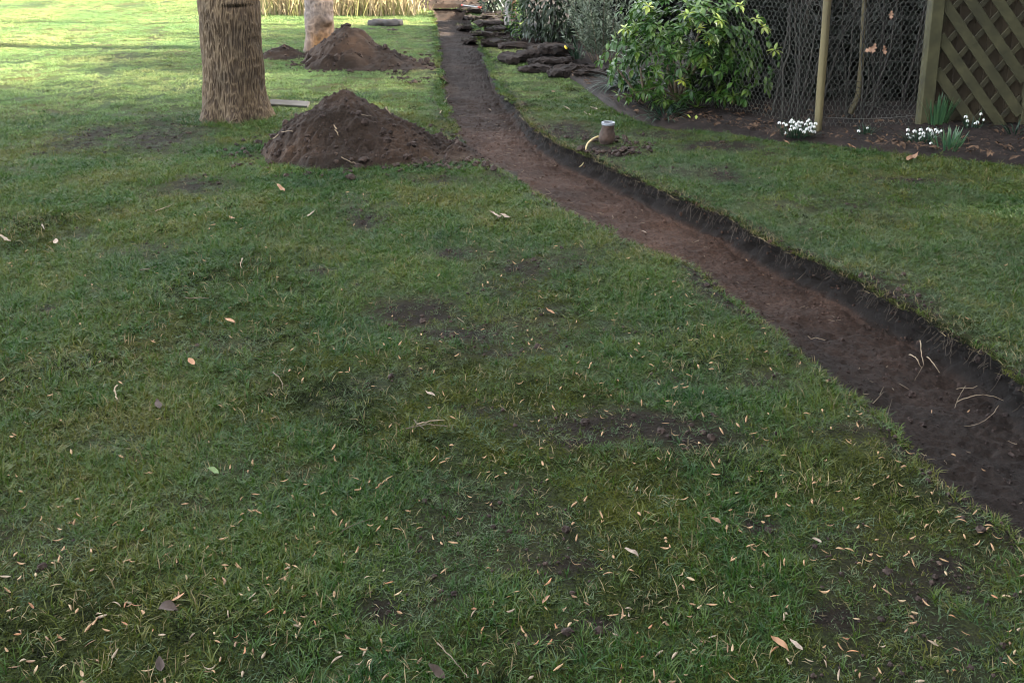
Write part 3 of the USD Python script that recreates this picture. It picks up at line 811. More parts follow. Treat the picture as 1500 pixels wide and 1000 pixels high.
# its paler leaves at the left edge
lp = at_y(756, 25, dbp[1] + .3)
rg = np.random.default_rng(112)
n = 130
pos = lp + rg.normal(0, 1, (n, 3)) * [.06, .12, .17]
t_ = thing("shrub", "small bright leafy shoots at the left edge of the dark bush", "shrub")
tag(obj("foliage", place_many(leaf_mesh(0.07, 0.03, .25, .3, 3), pos, rg.normal(0, 1, (n, 3)) + [-.4, -.4, .2], rg.uniform(.6, 1, n), rg.uniform(-1, 1, n)), M["shrub_leaf"], t_, smooth=True), kind="stuff")
obj("stem", tube([px(765, 72) + [0, .4, 0], lp + [0.02, 0, -.1], lp], [.012, .009, .004], 6), M["dark_twig"], t_, smooth=True)
db2 = px(724, 30)
bush("shrub", "small dark conical evergreen left of the slim distant trunk", (db2[0] - .02, db2[1] + .5, 0.5), (0.24, 0.3, 0.75), 900, leaf_mesh(0.09, 0.03, .25, .4, 3), "dark_foliage", 113, up=.4, lo=.4)
# grey-green shrub: upright sprigs
gsp = px(885, 104)
tG = thing("shrub", "silvery grey-green shrub with fine twigs behind the glossy shrub", "shrub")
rg = np.random.default_rng(121)
gc = np.array([gsp[0] + .02, gsp[1] + .35, 0])
P_, D_ = [], []
lmg = leaf_mesh(0.062, 0.017, .2, .25, 3)
for k in range(110):
    a, r = rg.uniform(-math.pi, math.pi), math.sqrt(rg.random()) * 1.0
    top = gc + np.array([math.cos(a) * r * .48, math.sin(a) * r * .42, rg.uniform(.45, 1.25) * (1.1 - .35 * r)])
    ft = gc + np.array([math.cos(a) * r * .1, math.sin(a) * r * .1, 0])
    mid = ft + (top - ft) * .55 + np.array([math.cos(a) * .05, math.sin(a) * .05, .03])
    s = np.linspace(0, 1, 7)[:, None]
    pts = (1 - s) ** 2 * ft + 2 * s * (1 - s) * mid + s ** 2 * top
    if k < 16:
        obj("stem", tube(pts, np.linspace(.006, .0015, 7), 5), M["twig"], tG, smooth=True)
    for q in np.linspace(.22, 1, 26):
        c0 = (1 - q) ** 2 * ft + 2 * q * (1 - q) * mid + q ** 2 * top
        tang = top - mid
        tang /= np.linalg.norm(tang)
        w = rg.normal(0, 1, 3)
        P_.append(c0)
        D_.append(w / np.linalg.norm(w) * .8 + tang * .9)
P_, D_ = np.array(P_), np.array(D_)
tag(obj("foliage", place_many(lmg, P_, D_, rg.uniform(.6, 1.2, len(P_)), rg.uniform(-1, 1, len(P_))), M["grey_foliage"], tG, smooth=True), kind="stuff")


# strap-leaved clumps
def strap(base, d, L, W, droop, n=6):
    """A bending strap leaf from base."""
    d = np.asarray(d, float)
    d /= np.linalg.norm(d)
    side_ = np.cross(d, [0, 0, 1.0])
    nn_ = np.linalg.norm(side_)
    side_ = side_ / nn_ if nn_ > 1e-3 else np.array([1.0, 0, 0])
    s = np.linspace(0, 1, n + 1)
    c = base + d * (L * s)[:, None]
    h_ = np.array([d[0], d[1], 0.0])
    hn = np.linalg.norm(h_)
    h_ = h_ / hn if hn > 1e-3 else np.array([0, -1.0, 0])
    c = c + (h_ * .35 - np.array([0, 0, 1.0])) * (droop * L * s ** 2.2)[:, None]
    w = W / 2 * np.clip(1.12 - s ** 3, .12, 1) * (1 - .85 * (s > .99))
    fold = np.cross(side_, d) * 0.25
    v = np.stack([c - side_ * w[:, None] + fold * w[:, None], c, c + side_ * w[:, None] + fold * w[:, None]], 1).reshape(-1, 3)
    f = []
    for i in range(n):
        for o in (0, 1):
            a = 3 * i + o
            f += [(a, a + 1, a + 4), (a, a + 4, a + 3)]
    return v, np.array(f)


def clump(name, label, cat, c, n, r, L, W, lean, droop, m, seed, group=None, bias=(0, 0)):
    rg = np.random.default_rng(seed)
    t = thing(name, label, cat, group)
    c = np.asarray(c, float)
    for k in range(n):
        a, q = rg.uniform(-math.pi, math.pi), math.sqrt(rg.random())
        o = np.array([math.cos(a) * q * r, math.sin(a) * q * r, -.01])
        d = np.array([math.cos(a) * q * lean + bias[0], math.sin(a) * q * lean + bias[1], 1.0]) + rg.normal(0, .09, 3)
        obj("leaf", strap(c + o, d, L * rg.uniform(.65, 1.1), W * rg.uniform(.8, 1.2), droop * rg.uniform(.3, 1.6)), M[m], t, smooth=True)
    return t


def on(x, y, dy=0.0):
    p = px(x, y, 0.03)
    p[1] += dy
    p[2] = surf(p[0], p[1])
    return p


clump("bulb_plant", "thick tuft of upright daffodil leaves beside the mossy square post", "bulb plant", on(1378, 192, .08), 90, .075, .27, .011, .35, .10, "bulb_leaf", 131)
clump("bulb_plant", "dark shaded tuft of tall bulb leaves against the lattice", "bulb plant", on(1452, 180, .1), 80, .085, .30, .010, .45, .12, "strap_leaf", 132)
clump("bulb_plant", "short tuft of bulb leaves at the edge of the lawn", "bulb plant", on(1393, 222, .05), 55, .085, .155, .009, .45, .08, "bulb_leaf", 133)
clump("bulb_plant", "sparse low strap leaves at the right edge of the border", "bulb plant", on(1490, 205, .05), 12, .06, .20, .009, 1.3, .35, "strap_leaf", 134)
clump("strap_plant", "dark clump of arching strap leaves left of the glossy shrub", "plant", on(918, 133, .12), 70, .09, .36, .014, .95, .55, "strap_leaf", 135, bias=(-.35, -.25))
clump("strap_plant", "low arching strap leaves at the front foot of the glossy shrub", "plant", on(975, 176, .10), 45, .10, .22, .013, 1.1, .5, "strap_leaf", 136, bias=(-.2, -.3))
td = clump("daffodil", "daffodil with one yellow bud beside the grey-green shrub", "flower", on(846, 92, .2), 16, .06, .34, .012, .7, .25, "strap_leaf", 137, bias=(-.1, 0))
bd = at_y(829, 70, on(846, 92, .2)[1] - .05)
obj("stem", tube([on(842, 92, .2), bd + [0.03, 0, .02], bd], [.004, .0035, .003], 5), M["strap_leaf"], td, smooth=True)
m_ = trimesh.creation.icosphere(2, 1.0)
obj("bud", (np.array(m_.vertices) * [.014, .012, .026] @ rot_to([.8, 0, .6]).T + bd, np.array(m_.faces)), M["yellow_petal"], td, smooth=True)


def snowdrops(label, c, flowers, nleaf, r, seed):
    """A clump: narrow leaves and nodding white flowers, each of three petals on a bent stalk."""
    rg = np.random.default_rng(seed)
    t = thing("snowdrop_clump", label, "flowers", "snowdrop clumps in the border")
    c = np.asarray(c, float)
    lv_ = []
    for k in range(nleaf):
        a, q = rg.uniform(-math.pi, math.pi), math.sqrt(rg.random())
        lv_.append(strap(c + [math.cos(a) * q * r * .9, math.sin(a) * q * r * .55, -.01], np.array([math.cos(a) * q * .6, math.sin(a) * q * .5, 1]) + rg.normal(0, .12, 3), rg.uniform(.07, .13), .007, .2, 4))
    tag(obj("leaves", join(lv_), M["strap_leaf"], t, smooth=True), kind="stuff")
    pm = leaf_mesh(0.021, 0.013, .5, .15, 4)
    for fx, fy in flowers:
        h = at_y(fx, fy, c[1] + rg.uniform(-.08, .06))
        ft = c + (h - c) * [.6, .6, 0]
        fl_t = obj("flower", place_many(pm, np.repeat(h[None], 4, 0), np.array([[math.cos(a), math.sin(a), -1.3] for a in rg.uniform(0, 1) + np.arange(4) * math.pi / 2]), np.full(4, rg.uniform(.9, 1.3)), np.zeros(4)), M["petal"], t, smooth=True)
        obj("stalk", tube([ft, h + [0, 0, -.03] + (ft - h) * .15, h + [0.004, 0, .014], h], [.002, .0018, .0015, .0015], 4), M["bulb_leaf"], t, smooth=True)


rg = np.random.default_rng(141)
fa = [(1142, 178), (1148, 179), (1152, 181), (1160, 174), (1163, 177), (1167, 180), (1160, 183), (1164, 186), (1158, 188), (1168, 186), (1172, 183), (1173, 188), (1175, 178), (1181, 180), (1183, 176), (1185, 174), (1188, 179), (1186, 185), (1182, 187), (1178, 191), (1188, 190), (1190, 183), (1193, 184), (1193, 191), (1195, 179), (1151, 193), (1163, 196), (1158, 177), (1170, 177), (1166, 184)]
snowdrops("snowdrop clump covered in white flowers left of the round stake", on(1172, 199, .05), fa, 90, .13, 142)
snowdrops("small snowdrop clump with few flowers behind the wire netting's foot", on(1270, 200, .03), [(1258, 190), (1271, 186), (1276, 197), (1270, 203)], 34, .05, 143)
fb = [(1330, 188), (1340, 190), (1349, 188), (1353, 193), (1360, 187), (1364, 189), (1371, 188), (1374, 191), (1379, 190), (1330, 195), (1332, 200), (1338, 198), (1348, 194), (1353, 197), (1349, 200), (1365, 195), (1370, 199), (1359, 204), (1364, 208), (1366, 193)]
snowdrops("snowdrop clump in front of the daffodil tuft by the square post", on(1352, 212, .05), fb, 60, .11, 144)
snowdrops("loose snowdrop clump with drooping heads before the lattice", on(1425, 196, .03), [(1415, 169), (1417, 175), (1417, 182), (1437, 165), (1432, 177), (1441, 174), (1429, 179)], 22, .06, 145)

# ---------------------------------------------------------------- fence: stake, wire netting, post, lattice
stake_b = px(1198, 190, 0.03)
stake_b[2] = 0.0
stake_t = at_y(1212, 0, stake_b[1])
stake_dir = (stake_t - stake_b) / (stake_t - stake_b)[2]
rg = np.random.default_rng(151)
tF = thing("wire_fence", "wire netting fence on a round wooden stake beside the lattice", "fence")
zs = np.linspace(-.1, 1.75, 24)
pts = np.array([stake_b + stake_dir * z for z in zs]) + np.stack([.006 * n1(zs, 3, 5), .006 * n1(zs, 3, 6), 0 * zs], 1)
obj("stake", tube(pts, .029 + .004 * n1(zs, 5, 8), 14), M["stake_wood"], tF, smooth=40)
post_b = px(1352, 186, 0.03)
post_b[2] = 0
post_t = at_y(1372, 0, post_b[1])
post_dir = (post_t - post_b) / (post_t - post_b)[2]
NET_H = 1.25


def netting(a, da, b, db, h0, h1, cell=0.038, r=0.00075, sag=0.012, seed=0):
    """Hexagonal netting between two leaning lines, slightly baggy."""
    W = np.linalg.norm((b - a)[:2])
    nx, nz = int(W / cell), int((h1 - h0) / (cell * .87))
    segs = []

    def at(u, z):
        p = a + da * z + ((b + db * z) - (a + da * z)) * (u / W)
        q = np.array([u * 3, z * 3, seed * 1.0])
        p = p + np.array([0.012 * (noise(q[None], 3)[0] - .5), sag * 2 * (noise(q[None], 2)[0] - .5), 0.02 * (noise(q[None] + 9, 2)[0] - .5)])
        return p

    cache = {}

    def node(i, j, k):
        if (i, j, k) not in cache:
            off = .5 * cell if j % 2 else 0
            u = i * cell + off
            z = h0 + j * cell * .87 + (k * cell * .46)
            cache[(i, j, k)] = at(min(max(u, 0), W), z)
        return cache[(i, j, k)]

    for j in range(nz):
        for i in range(nx + 1):
            lo, hi = node(i, j, 0), node(i, j, 1)
            segs.append((lo, hi, r * 1.5))
            if j + 1 < nz:
                if j % 2:
                    segs += [(hi, node(i, j + 1, 0), r), (hi, node(i + 1, j + 1, 0), r)]
                else:
                    segs += [(hi, node(i, j + 1, 0), r), (hi, node(i - 1, j + 1, 0) if i else node(0, j + 1, 0), r)]
    A = np.array([s[0] for s in segs])
    B = np.array([s[1] for s in segs])
    Rr = np.array([s[2] for s in segs])[:, None, None]
    d = B - A
    keep = np.linalg.norm(d, axis=1) > 1e-4
    A, B, d, Rr = A[keep], B[keep], d[keep], Rr[keep]
    d /= np.linalg.norm(d, axis=1, keepdims=True)
    s1_ = np.cross(d, [0.05, 1, 0.02])
    s1_ /= np.linalg.norm(s1_, axis=1, keepdims=True)
    s2_ = np.cross(d, s1_)
    ang = np.array([0, 2.094, 4.189])
    ring = np.cos(ang)[None, :, None] * s1_[:, None] + np.sin(ang)[None, :, None] * s2_[:, None]
    V = np.concatenate([A[:, None] + Rr * ring, B[:, None] + Rr * ring], 1)
    tri = np.array([(0, 1, 4), (0, 4, 3), (1, 2, 5), (1, 5, 4), (2, 0, 3), (2, 3, 5)])
    F = tri[None] + (np.arange(len(A)) * 6)[:, None, None]
    return V.reshape(-1, 3), F.reshape(-1, 3)


tag(obj("netting", netting(stake_b + [0, .036, .0], stake_dir, post_b + [-.05, .0, 0], post_dir, .04, NET_H), M["wire"], tF), kind="stuff")
left_end = stake_b + np.array([-0.8, 1.0, 0])
tag(obj("netting", netting(left_end, np.array([0, 0, 1.0]), stake_b + [0, .036, 0], stake_dir, .04, NET_H, seed=4), M["wire"], tF), kind="stuff")
for z in (.12, NET_H):
    a_, b_ = stake_b + stake_dir * z + [0, .036, 0], post_b + post_dir * z + [-.05, 0, 0]
    q = np.linspace(0, 1, 9)
    obj("line_wire", tube(a_ + (b_ - a_) * q[:, None] - np.array([0, 0, 1]) * (.02 * np.sin(np.pi * q))[:, None], .0016, 5), M["wire"], tF, smooth=True)

tT = thing("lattice_panel", "olive green diagonal lattice panel on a mossy square post", "fence")
TYm = post_b[1]
obj("post", beam(post_b + post_dir * -.1, post_b + post_dir * 1.95, .094, .094, [0, -1, 0], .006), M["trellis_wood"], tT)
tr_b0 = px(1362, 188, 0.03)
tr_b1 = px(1489, 192, 0.03)
A0 = np.array([post_b[0] + .05, post_b[1] + .01, 0.02])
A1 = np.array([px(1488, 190, .02)[0] + .02, post_b[1] - .03, 0.02])
ax = (A1 - A0)
WT = np.linalg.norm(ax)
ax /= WT
tn = np.cross(ax, [0, 0, 1.0])            # faces the camera side (-y)
lean = post_dir - np.array([0, 0, 1.0])


def tp(u, w, off=0.0):
    return A0 + ax * u + np.array([0, 0, w]) + lean * w + tn * off


HT = 1.8


def clip_seg(u0, w0, du, dw):
    ts = []
    lo, hi = -1e9, 1e9
    for o, d, a, b in ((u0, du, 0.0, WT2), (w0, dw, 0.0, HT)):
        if abs(d) < 1e-9:
            continue
        t0, t1 = sorted(((a - o) / d, (b - o) / d))
        lo, hi = max(lo, t0), min(hi, t1)
    return (lo, hi) if hi - lo > 0.06 else None


WT2 = WT
p0, p1 = at_y(1383, 5, post_b[1]), at_y(1490, 165, post_b[1])
sl = -(p1[2] - p0[2]) / (p1[0] - p0[0])
ang = math.atan(sl)
perp = 0.155
rg = np.random.default_rng(152)
du, dw = math.cos(ang), -math.sin(ang)
# phase: one slat's middle passes through the picture's (1447, 100)
ref = at_y(1452, 113, post_b[1])
ru, rw = (ref - A0) @ ax, ref[2]
for k in range(-9, 10):
    for (dd, hh, wdt, off, sp, kind) in ((du, dw, .074, .014, .155, 0), (du, -dw, .036, -.008, .140, 1)):
        n_ = np.array([-hh, dd])
        u0, w0 = ru + n_[0] * sp * k, rw + n_[1] * sp * k
        cs = clip_seg(u0, w0, dd, hh)
        if cs:
            a_, b_ = (tp(u0 + dd * q, w0 + hh * q, off + rg.uniform(-.001, .001)) for q in cs)
            obj("slat", beam(a_, b_, wdt, .016 if kind == 0 else .02, tn, .002), M["trellis_wood" if kind == 0 else "shaded_slat_wood"], tT)
obj("stile", beam(tp(WT + .03, -.03), tp(WT + .03, HT), .045, .05, tn), M["trellis_wood"], tT)
obj("stile", beam(tp(WT + 1.9, -.03), tp(WT + 1.9, HT), .045, .05, tn), M["trellis_wood"], tT)
obj("rail", beam(tp(0, HT + .02, .0), tp(WT + 1.9, HT + .02, .0), .045, .05, tn), M["trellis_wood"], tT)
# boards behind
tW = thing("board_fence", "dark brown vertical board fence behind the lattice", "fence")
u = -0.02
k = 0
while u < WT + 2.2:
    w_ = rg.uniform(.095, .12)
    o_ = -.085 - (.012 if k % 2 else 0)
    obj("board", beam(tp(u + w_ / 2, -.05, o_), tp(u + w_ / 2, 1.85 + rg.uniform(-.01, .01), o_), w_, .014, tn, .002), M["fence_board"], tW)
    u += w_ - .008
    k += 1

# brown oak leaves caught in the netting


def oak_leaf(L):
    """A lobed leaf outline, slightly crumpled."""
    s = np.linspace(0, 1, 15)
    w = L * .30 * np.sin(np.pi * np.clip(s, 0.02, .99) ** 1.15) * (0.72 + .38 * np.cos(s * 2 * np.pi * 3.4))
    w[0] = w[1] = L * .012
    y = L * s
    v, f = [], []
    for i in range(15):
        zz_ = .05 * L * math.sin(9 * s[i]) + .0
        v += [(-w[i], y[i] + .03 * L, zz_ + .3 * w[i]), (0, y[i], zz_), (w[i], y[i] + .03 * L, zz_ + .22 * w[i])]
    for i in range(14):
        a = 3 * i
        for o in (0, 1):
            f += [(a + o, a + o + 1, a + o + 4), (a + o, a + o + 4, a + o + 3)]
    return np.array(v), np.array(f)


M["oak_leaf"] = simple("oak_leaf", (0.36, 0.19, 0.12), (0.55, 0.34, 0.24), scale=25, rough=0.7, k=0.6)
ny = (stake_b[1] + post_b[1]) / 2 - .02
for (qx, qy, L, dr, lb) in ((1265, 76, .075, (.9, -.1, .3), "leftmost brown oak leaf caught in the wire netting"), (1277, 80, .085, (.15, -.1, 1), "upright brown oak leaf caught in the middle of the netting row"), (1297, 82, .08, (-.3, -.1, .9), "rightmost brown oak leaf caught in the netting row"), (1305, 30, .07, (-.1, -.1, 1), "single brown oak leaf high in the netting")):
    p = at_y(qx, qy, ny)
    obj("oak_leaf", place_many(oak_leaf(L), p[None], np.array([dr]), np.ones(1), np.array([1.5])), M["oak_leaf"], smooth=True, label=lb, cat="leaf")

# ---------------------------------------------------------------- bushes behind the wire, hedges
rg = np.random.default_rng(161)


def twiggy(name, label, c, n, H, spread, seed, m="dark_twig", rad=.012, foliage=None):
    rg = np.random.default_rng(seed)
    t = thing(name, label, "shrub")
    fine = []
    for k in range(n):
        a = rg.uniform(-math.pi, math.pi)
        q = math.sqrt(rg.random())
        ft = np.array([c[0] + math.cos(a) * .22 * q, c[1] + math.sin(a) * .15 * q, 0])
        top = np.array([c[0] + math.cos(a) * spread * q + rg.normal(0, .1), c[1] + math.sin(a) * spread * .6 * q, H * rg.uniform(.6, 1.1)])
        s = np.linspace(0, 1, 9)
        pts = ft + (top - ft) * s[:, None] + np.cumsum(rg.normal(0, .014, (9, 3)), 0)
        obj("stem", tube(pts, np.linspace(rad * rg.uniform(.5, 1.3), .003, 9), 5), M[m], t, smooth=True)
        for _ in range(16):
            i = rg.integers(1, 8)
            d = rg.normal(0, 1, 3) + (top - ft) / np.linalg.norm(top - ft) * .9
            d *= rg.uniform(.12, .38) / np.linalg.norm(d)
            b0 = pts[i]
            b2_ = b0 + d
            fine.append(tube([b0, b0 + d * .5 + rg.normal(0, .015, 3), b2_], [.003, .0022, .0012], 4, cap=False))
    tag(obj("twigs", join(fine), M[m], t), kind="stuff")
    return t


fy = (stake_b[1] + post_b[1]) / 2
twiggy("twiggy_shrub", "bare twiggy shrub with grey stems behind the wire netting", (at_y(1265, 100, fy + .35)[0], fy + .40, 0), 7, 1.3, .5, 162, rad=.010)
twiggy("twiggy_shrub", "dense dark twiggy bush left of the round stake", (at_y(1165, 100, fy + .3)[0], fy + .45, 0), 9, 1.4, .36, 163)
twiggy("twiggy_shrub", "sloping dark branches of a bush behind the netting near the square post", (at_y(1330, 60, fy + .5)[0], fy + .6, 0), 7, 1.5, .5, 164)
# moss-stained sapling
sp_ = px(1256, 178, .03)
sp_[1] += .25
tQ = thing("sapling", "mossy yellowish sapling stem standing behind the netting", "tree")
obj("trunk", tube([[sp_[0], sp_[1], -.05], at_y(1257, 140, sp_[1]), at_y(1262, 90, sp_[1]), at_y(1266, 0, sp_[1]), at_y(1262, -120, sp_[1])], [.024, .021, .019, .016, .01], 10), M["stake_wood"], tQ, smooth=True)


def hedge(label, x0, x1, y0, y1, H, n, seed, m="hedge_foliage", leaf=(.10, .045), name="hedge", clumped=1.0):
    """A dense clipped mass: a dark twiggy core under leaves spread through its outer shell."""
    rg = np.random.default_rng(seed)
    t = thing(name, label, "hedge")
    P3 = np.stack([rg.uniform(x0, x1, n), rg.uniform(y0, y1, n), rg.uniform(0.0, 1, n) * H], 1)
    face = rg.random(n)
    P3[:, 1] = np.where(face < .7, y0 + rg.random(n) ** 2 * .45, P3[:, 1])
    P3[:, 2] = np.where(face > .88, H - rg.random(n) * .2, P3[:, 2])
    P3[:, 1] += .35 * (fbm(P3 * 1.6, 3, seed) - .5) * clumped
    P3[:, 2] += .4 * (fbm(P3 * 1.3 + 9, 3, seed) - .5) * (P3[:, 2] > H * .8)
    D3 = rg.normal(0, 1, (n, 3)) + [0, -.5, .3]
    tag(obj("foliage", place_many(leaf_mesh(leaf[0], leaf[1], .25, .3, 2), P3, D3, rg.uniform(.6, 1.3, n), rg.uniform(-1, 1, n)), M[m], t), kind="stuff")
    c = trimesh.creation.box([x1 - x0 - .1, max(y1 - y0 - .5, .1), H - .25])
    c = c.subdivide().subdivide().subdivide()
    vv = np.array(c.vertices) + [(x0 + x1) / 2, (y0 + y1) / 2 + .2, (H - .25) / 2]
    vv += .25 * (np.stack([fbm(vv * 2, 3, 1), fbm(vv * 2, 3, 2), fbm(vv * 2, 3, 3)], -1) - .5)
    obj("core", (vv, np.array(c.faces)), M["dark_twig"], t, smooth=True)
    return t


hedge("dark dense hedge behind the wire netting and the twiggy bushes", 1.55, 4.6, fy + 1.0, fy + 2.0, 1.25, 9000, 171)
hedge("dark hedge across the far end of the trench", -1.9, 1.2, 18.3, 19.6, 2.0, 5000, 172, leaf=(.12, .05))
hedge("dark hedge behind the grey-green shrub", .75, 3.2, 11.9, 13.2, 1.7, 7000, 173)

# ---------------------------------------------------------------- reeds at the pond
rg = np.random.default_rng(181)


def reeds(n, x_lo, x_hi, y_lo, y_hi, H, m):
    out = []
    for k in range(n):
        q = rg.random()
        base = px(rg.uniform(x_lo, x_hi), 24 - 2)
        b_ = np.array([base[0], rg.uniform(y_lo, y_hi), -.02])
        b_[0] *= b_[1] / base[1]
        lim = (b_[0] - px(560, 24)[0])
        h_ = H * rg.uniform(.55, 1.1) * (1 if lim < 0 else max(.25, 1 - lim * .9))
        d = np.array([rg.normal(0, .26), rg.normal(0, .22), 1])
        out.append(strap(b_, d, h_, rg.uniform(.012, .022), rg.choice([0, .05, .25, .5]), 4))
    return join(out)


ry0 = px(500, 24)[1]
obj("dry_reeds", reeds(1500, 380, 612, ry0, ry0 + 2.2, .95, "reed"), M["reed"], smooth=True, label="pale dry reeds standing along the pond behind the trunks", cat="reeds", kind="stuff")
obj("green_reeds", reeds(420, 380, 630, ry0 - .1, ry0 + 1.6, .55, "reed"), M["reed_green"], smooth=True, label="yellow-green sedge among the dry reeds", cat="reeds", kind="stuff")

# ---------------------------------------------------------------- turf sods, log, board, pipe, cord, tool


def sod_mesh(L, W, H, seed, roll=0.0):
    """A rough slab of lifted turf, edges worn round; roll lifts and curls one end."""
    m = trimesh.creation.icosphere(4, 1.0)
    n = np.array(m.vertices)
    s = np.sign(n) * np.abs(n) ** .5 * [.5 * L, .5 * W, .38 * H]
    q = s * 8 + seed * 13
    s += (np.stack([fbm(q, 4, seed), fbm(q + 5, 4, seed + 1), fbm(q + 9, 4, seed + 2)], -1) - .5) * [.20, .18, .11]
    q = s * 38 + seed
    s += (np.stack([noise(q, seed), noise(q + 7, seed), noise(q + 3, seed)], -1) - .5) * [.022, .022, .026]
    s[:, 2] += roll * (s[:, 0] / L + .5) ** 2 * L * .35
    s[:, 2] -= s[:, 2].min()
    return s, np.array(m.faces)


def sod(x, y, L, W, H, yaw, label, seed, z=0.0, roll=0.0, mossy=False):
    p = px(x, y)
    s, f_ = sod_mesh(L, W, H, seed, roll)
    c, k = math.cos(yaw), math.sin(yaw)
    s = np.stack([c * s[:, 0] - k * s[:, 1], k * s[:, 0] + c * s[:, 1], s[:, 2]], 1)
    s += [p[0], p[1] + W * .4, surf(p[0], p[1]) - .012 + z]
    t = thing("turf_sod", label, "turf", "lifted turf sods heaped right of the trench")
    obj("soil_slab", (s, f_), M["sod_soil"], t, smooth=True)
    if mossy:
        rg = np.random.default_rng(seed)
        top = s[:, 2] > s[:, 2].max() - H * .55
        ii = rg.choice(np.flatnonzero(top), 140)
        tag(obj("grass_fringe", place_many(leaf_mesh(.035, .007, .2, .3, 2), s[ii], rg.normal(0, .7, (140, 3)) + [0, -.2, .6], rg.uniform(.5, 1.2, 140), rg.uniform(-1, 1, 140)), M["moss"], t), kind="stuff")


sod(782, 106, .32, .22, .085, .05, "rounded dark sod lying alone on the grass, nearest the trench", 201)
sod(830, 112, .38, .22, .10, .35, "long dark sod tilted up at its right end", 202, roll=.22)
sod(866, 117, .36, .2, .06, .0, "low flat sod in front of the tilted pair by the glossy shrub", 203)
sod(862, 110, .34, .2, .05, .05, "thin dark sod lying behind the tilted one, by the strap leaves", 204)
sod(762, 92, .46, .32, .13, .5, "largest peaked dark sod at the left of the pile", 205, roll=.28)
sod(800, 96, .36, .2, .08, -.05, "middle sod wedged in the front pile", 206)
sod(815, 99, .32, .2, .06, .1, "low sod at the front of the pile under the curled one", 207)
sod(818, 90, .36, .24, .11, .12, "thick curled sod at the right of the pile", 208, z=.03)
sod(795, 84, .32, .26, .09, .1, "brown sod at the back of the front pile", 209)
sod(740, 60, .52, .28, .055, .06, "broad flat sod lowest under the slim trunk", 210)
sod(762, 64, .50, .26, .05, .12, "thin grey-topped slab right of the broad flat sod", 211)
sod(735, 52, .50, .3, .06, .1, "flat sod with a lit grassy edge below the trunk", 212, mossy=True)
sod(750, 50, .48, .3, .07, -.1, "dark sod pressed against the foot of the slim trunk", 213)
sod(722, 42, .55, .34, .07, .1, "mossy sod on the trench edge left of the slim trunk", 214, mossy=True)
sod(712, 33, .6, .34, .07, .0, "sod with pale mossy turf further up the trench edge", 215, mossy=True)
sod(730, 28, .55, .34, .08, .15, "dark sod behind the pale mossy one", 216)
sod(700, 22, .6, .34, .07, .1, "far sod at the trench edge below the long tool", 217, mossy=True)
sod(722, 19, .55, .34, .09, -.05, "far dark sod right of the long tool", 218)
sod(690, 10, .7, .34, .08, .05, "furthest sod under the long tool", 219)

for k, (qx, qy, L, W, yaw, mo, lb) in enumerate(((706, 50, .5, .3, .2, True, "mossy sod overhanging the trench edge below the pale mossy one"), (716, 60, .45, .28, .0, True, "sod with yellowish grass on the trench edge left of the broad flat sod"), (728, 72, .4, .26, .3, True, "low grassy sod at the near end of the line along the trench"), (757, 75, .42, .26, .1, False, "dark sod between the broad flat sod and the peaked one"), (740, 40, .5, .3, -.1, False, "dark sod directly left of the slim trunk"), (693, 30, .5, .3, .1, True, "narrow mossy sod on the far trench edge"), (728, 12, .6, .34, .0, False, "dark sod beyond the long tool"), (708, 14, .5, .3, .2, False, "dark sod lying under the right end of the long tool"), (770, 70, .4, .26, -.2, False, "dark slab at the foot of the dark glossy bush"))):
    sod(qx, qy, L, W, .075, yaw, lb, 230 + k, mossy=mo)

# long-handled tool lying far off
ta, tb = px(676, 8, .12), px(703, 11, .12)
tL = thing("garden_tool", "long grey-handled tool with red ends lying on the far sods", "tool")
dv = (tb - ta)
obj("handle", tube([ta + dv * .08, ta + dv * .92], .010, 8), M["tool_grey"], tL, smooth=30)
obj("grip", tube([ta, ta + dv * .08], .013, 8), M["tool_red"], tL, smooth=30)
obj("grip", tube([tb - dv * .08, tb + dv * .03], .018, 8), M["tool_red"], tL, smooth=30)

# dark log on the lawn behind the far heap
la, lb_ = px(541, 40), px(588, 42)
la[1] += .1
lb_[1] += .1
tLog = thing("log", "dark flaky log lying on the lawn before the reeds", "log")
s = np.linspace(0, 1, 26)
ctr = la + (lb_ - la) * s[:, None] + np.array([0, 0, .045])
v, f = tube(ctr, .085 * (1 - .25 * np.abs(2 * s - 1) ** 4), 18)
v[:, 2] = gz(v[:, 0], v[:, 1]) + (v[:, 2] - .045) * .75 + .04
v += (np.stack([fbm(v * 12, 4, 4), fbm(v * 12, 4, 5), fbm(v * 12, 4, 6)], -1) - .5) * [.07, .06, .07]
obj("wood", (v, f), M["log"], tLog, smooth=True)
for k, (qx, qy) in enumerate(((545, 44), (560, 43), (575, 45))):
    p = px(qx, qy)
    m_ = trimesh.creation.icosphere(2, 1)
    vv = np.array(m_.vertices) * [.09, .05, .025]
    vv += (np.stack([fbm(vv * 30, 3, k)] * 3, -1) - .5) * .03
    obj("turf_clod", (vv + p, np.array(m_.faces)), M["crumb"], smooth=True, label=("flat dark clod under the left end of the log", "small clod in front of the log's middle", "flat clod in front of the log's right end")[k], cat="clod")

# pale board behind the near heap
tb0, tb1 = px(400, 157), px(432, 157)
obj("board", beam(tb0 + [-.03, .02, .035], np.array([tb1[0] + .12, tb0[1] - .02, .025]), .07, .025, [0, -.5, 1]), M["grey_board"], label="pale grey board lying behind the near soil heap", cat="board")

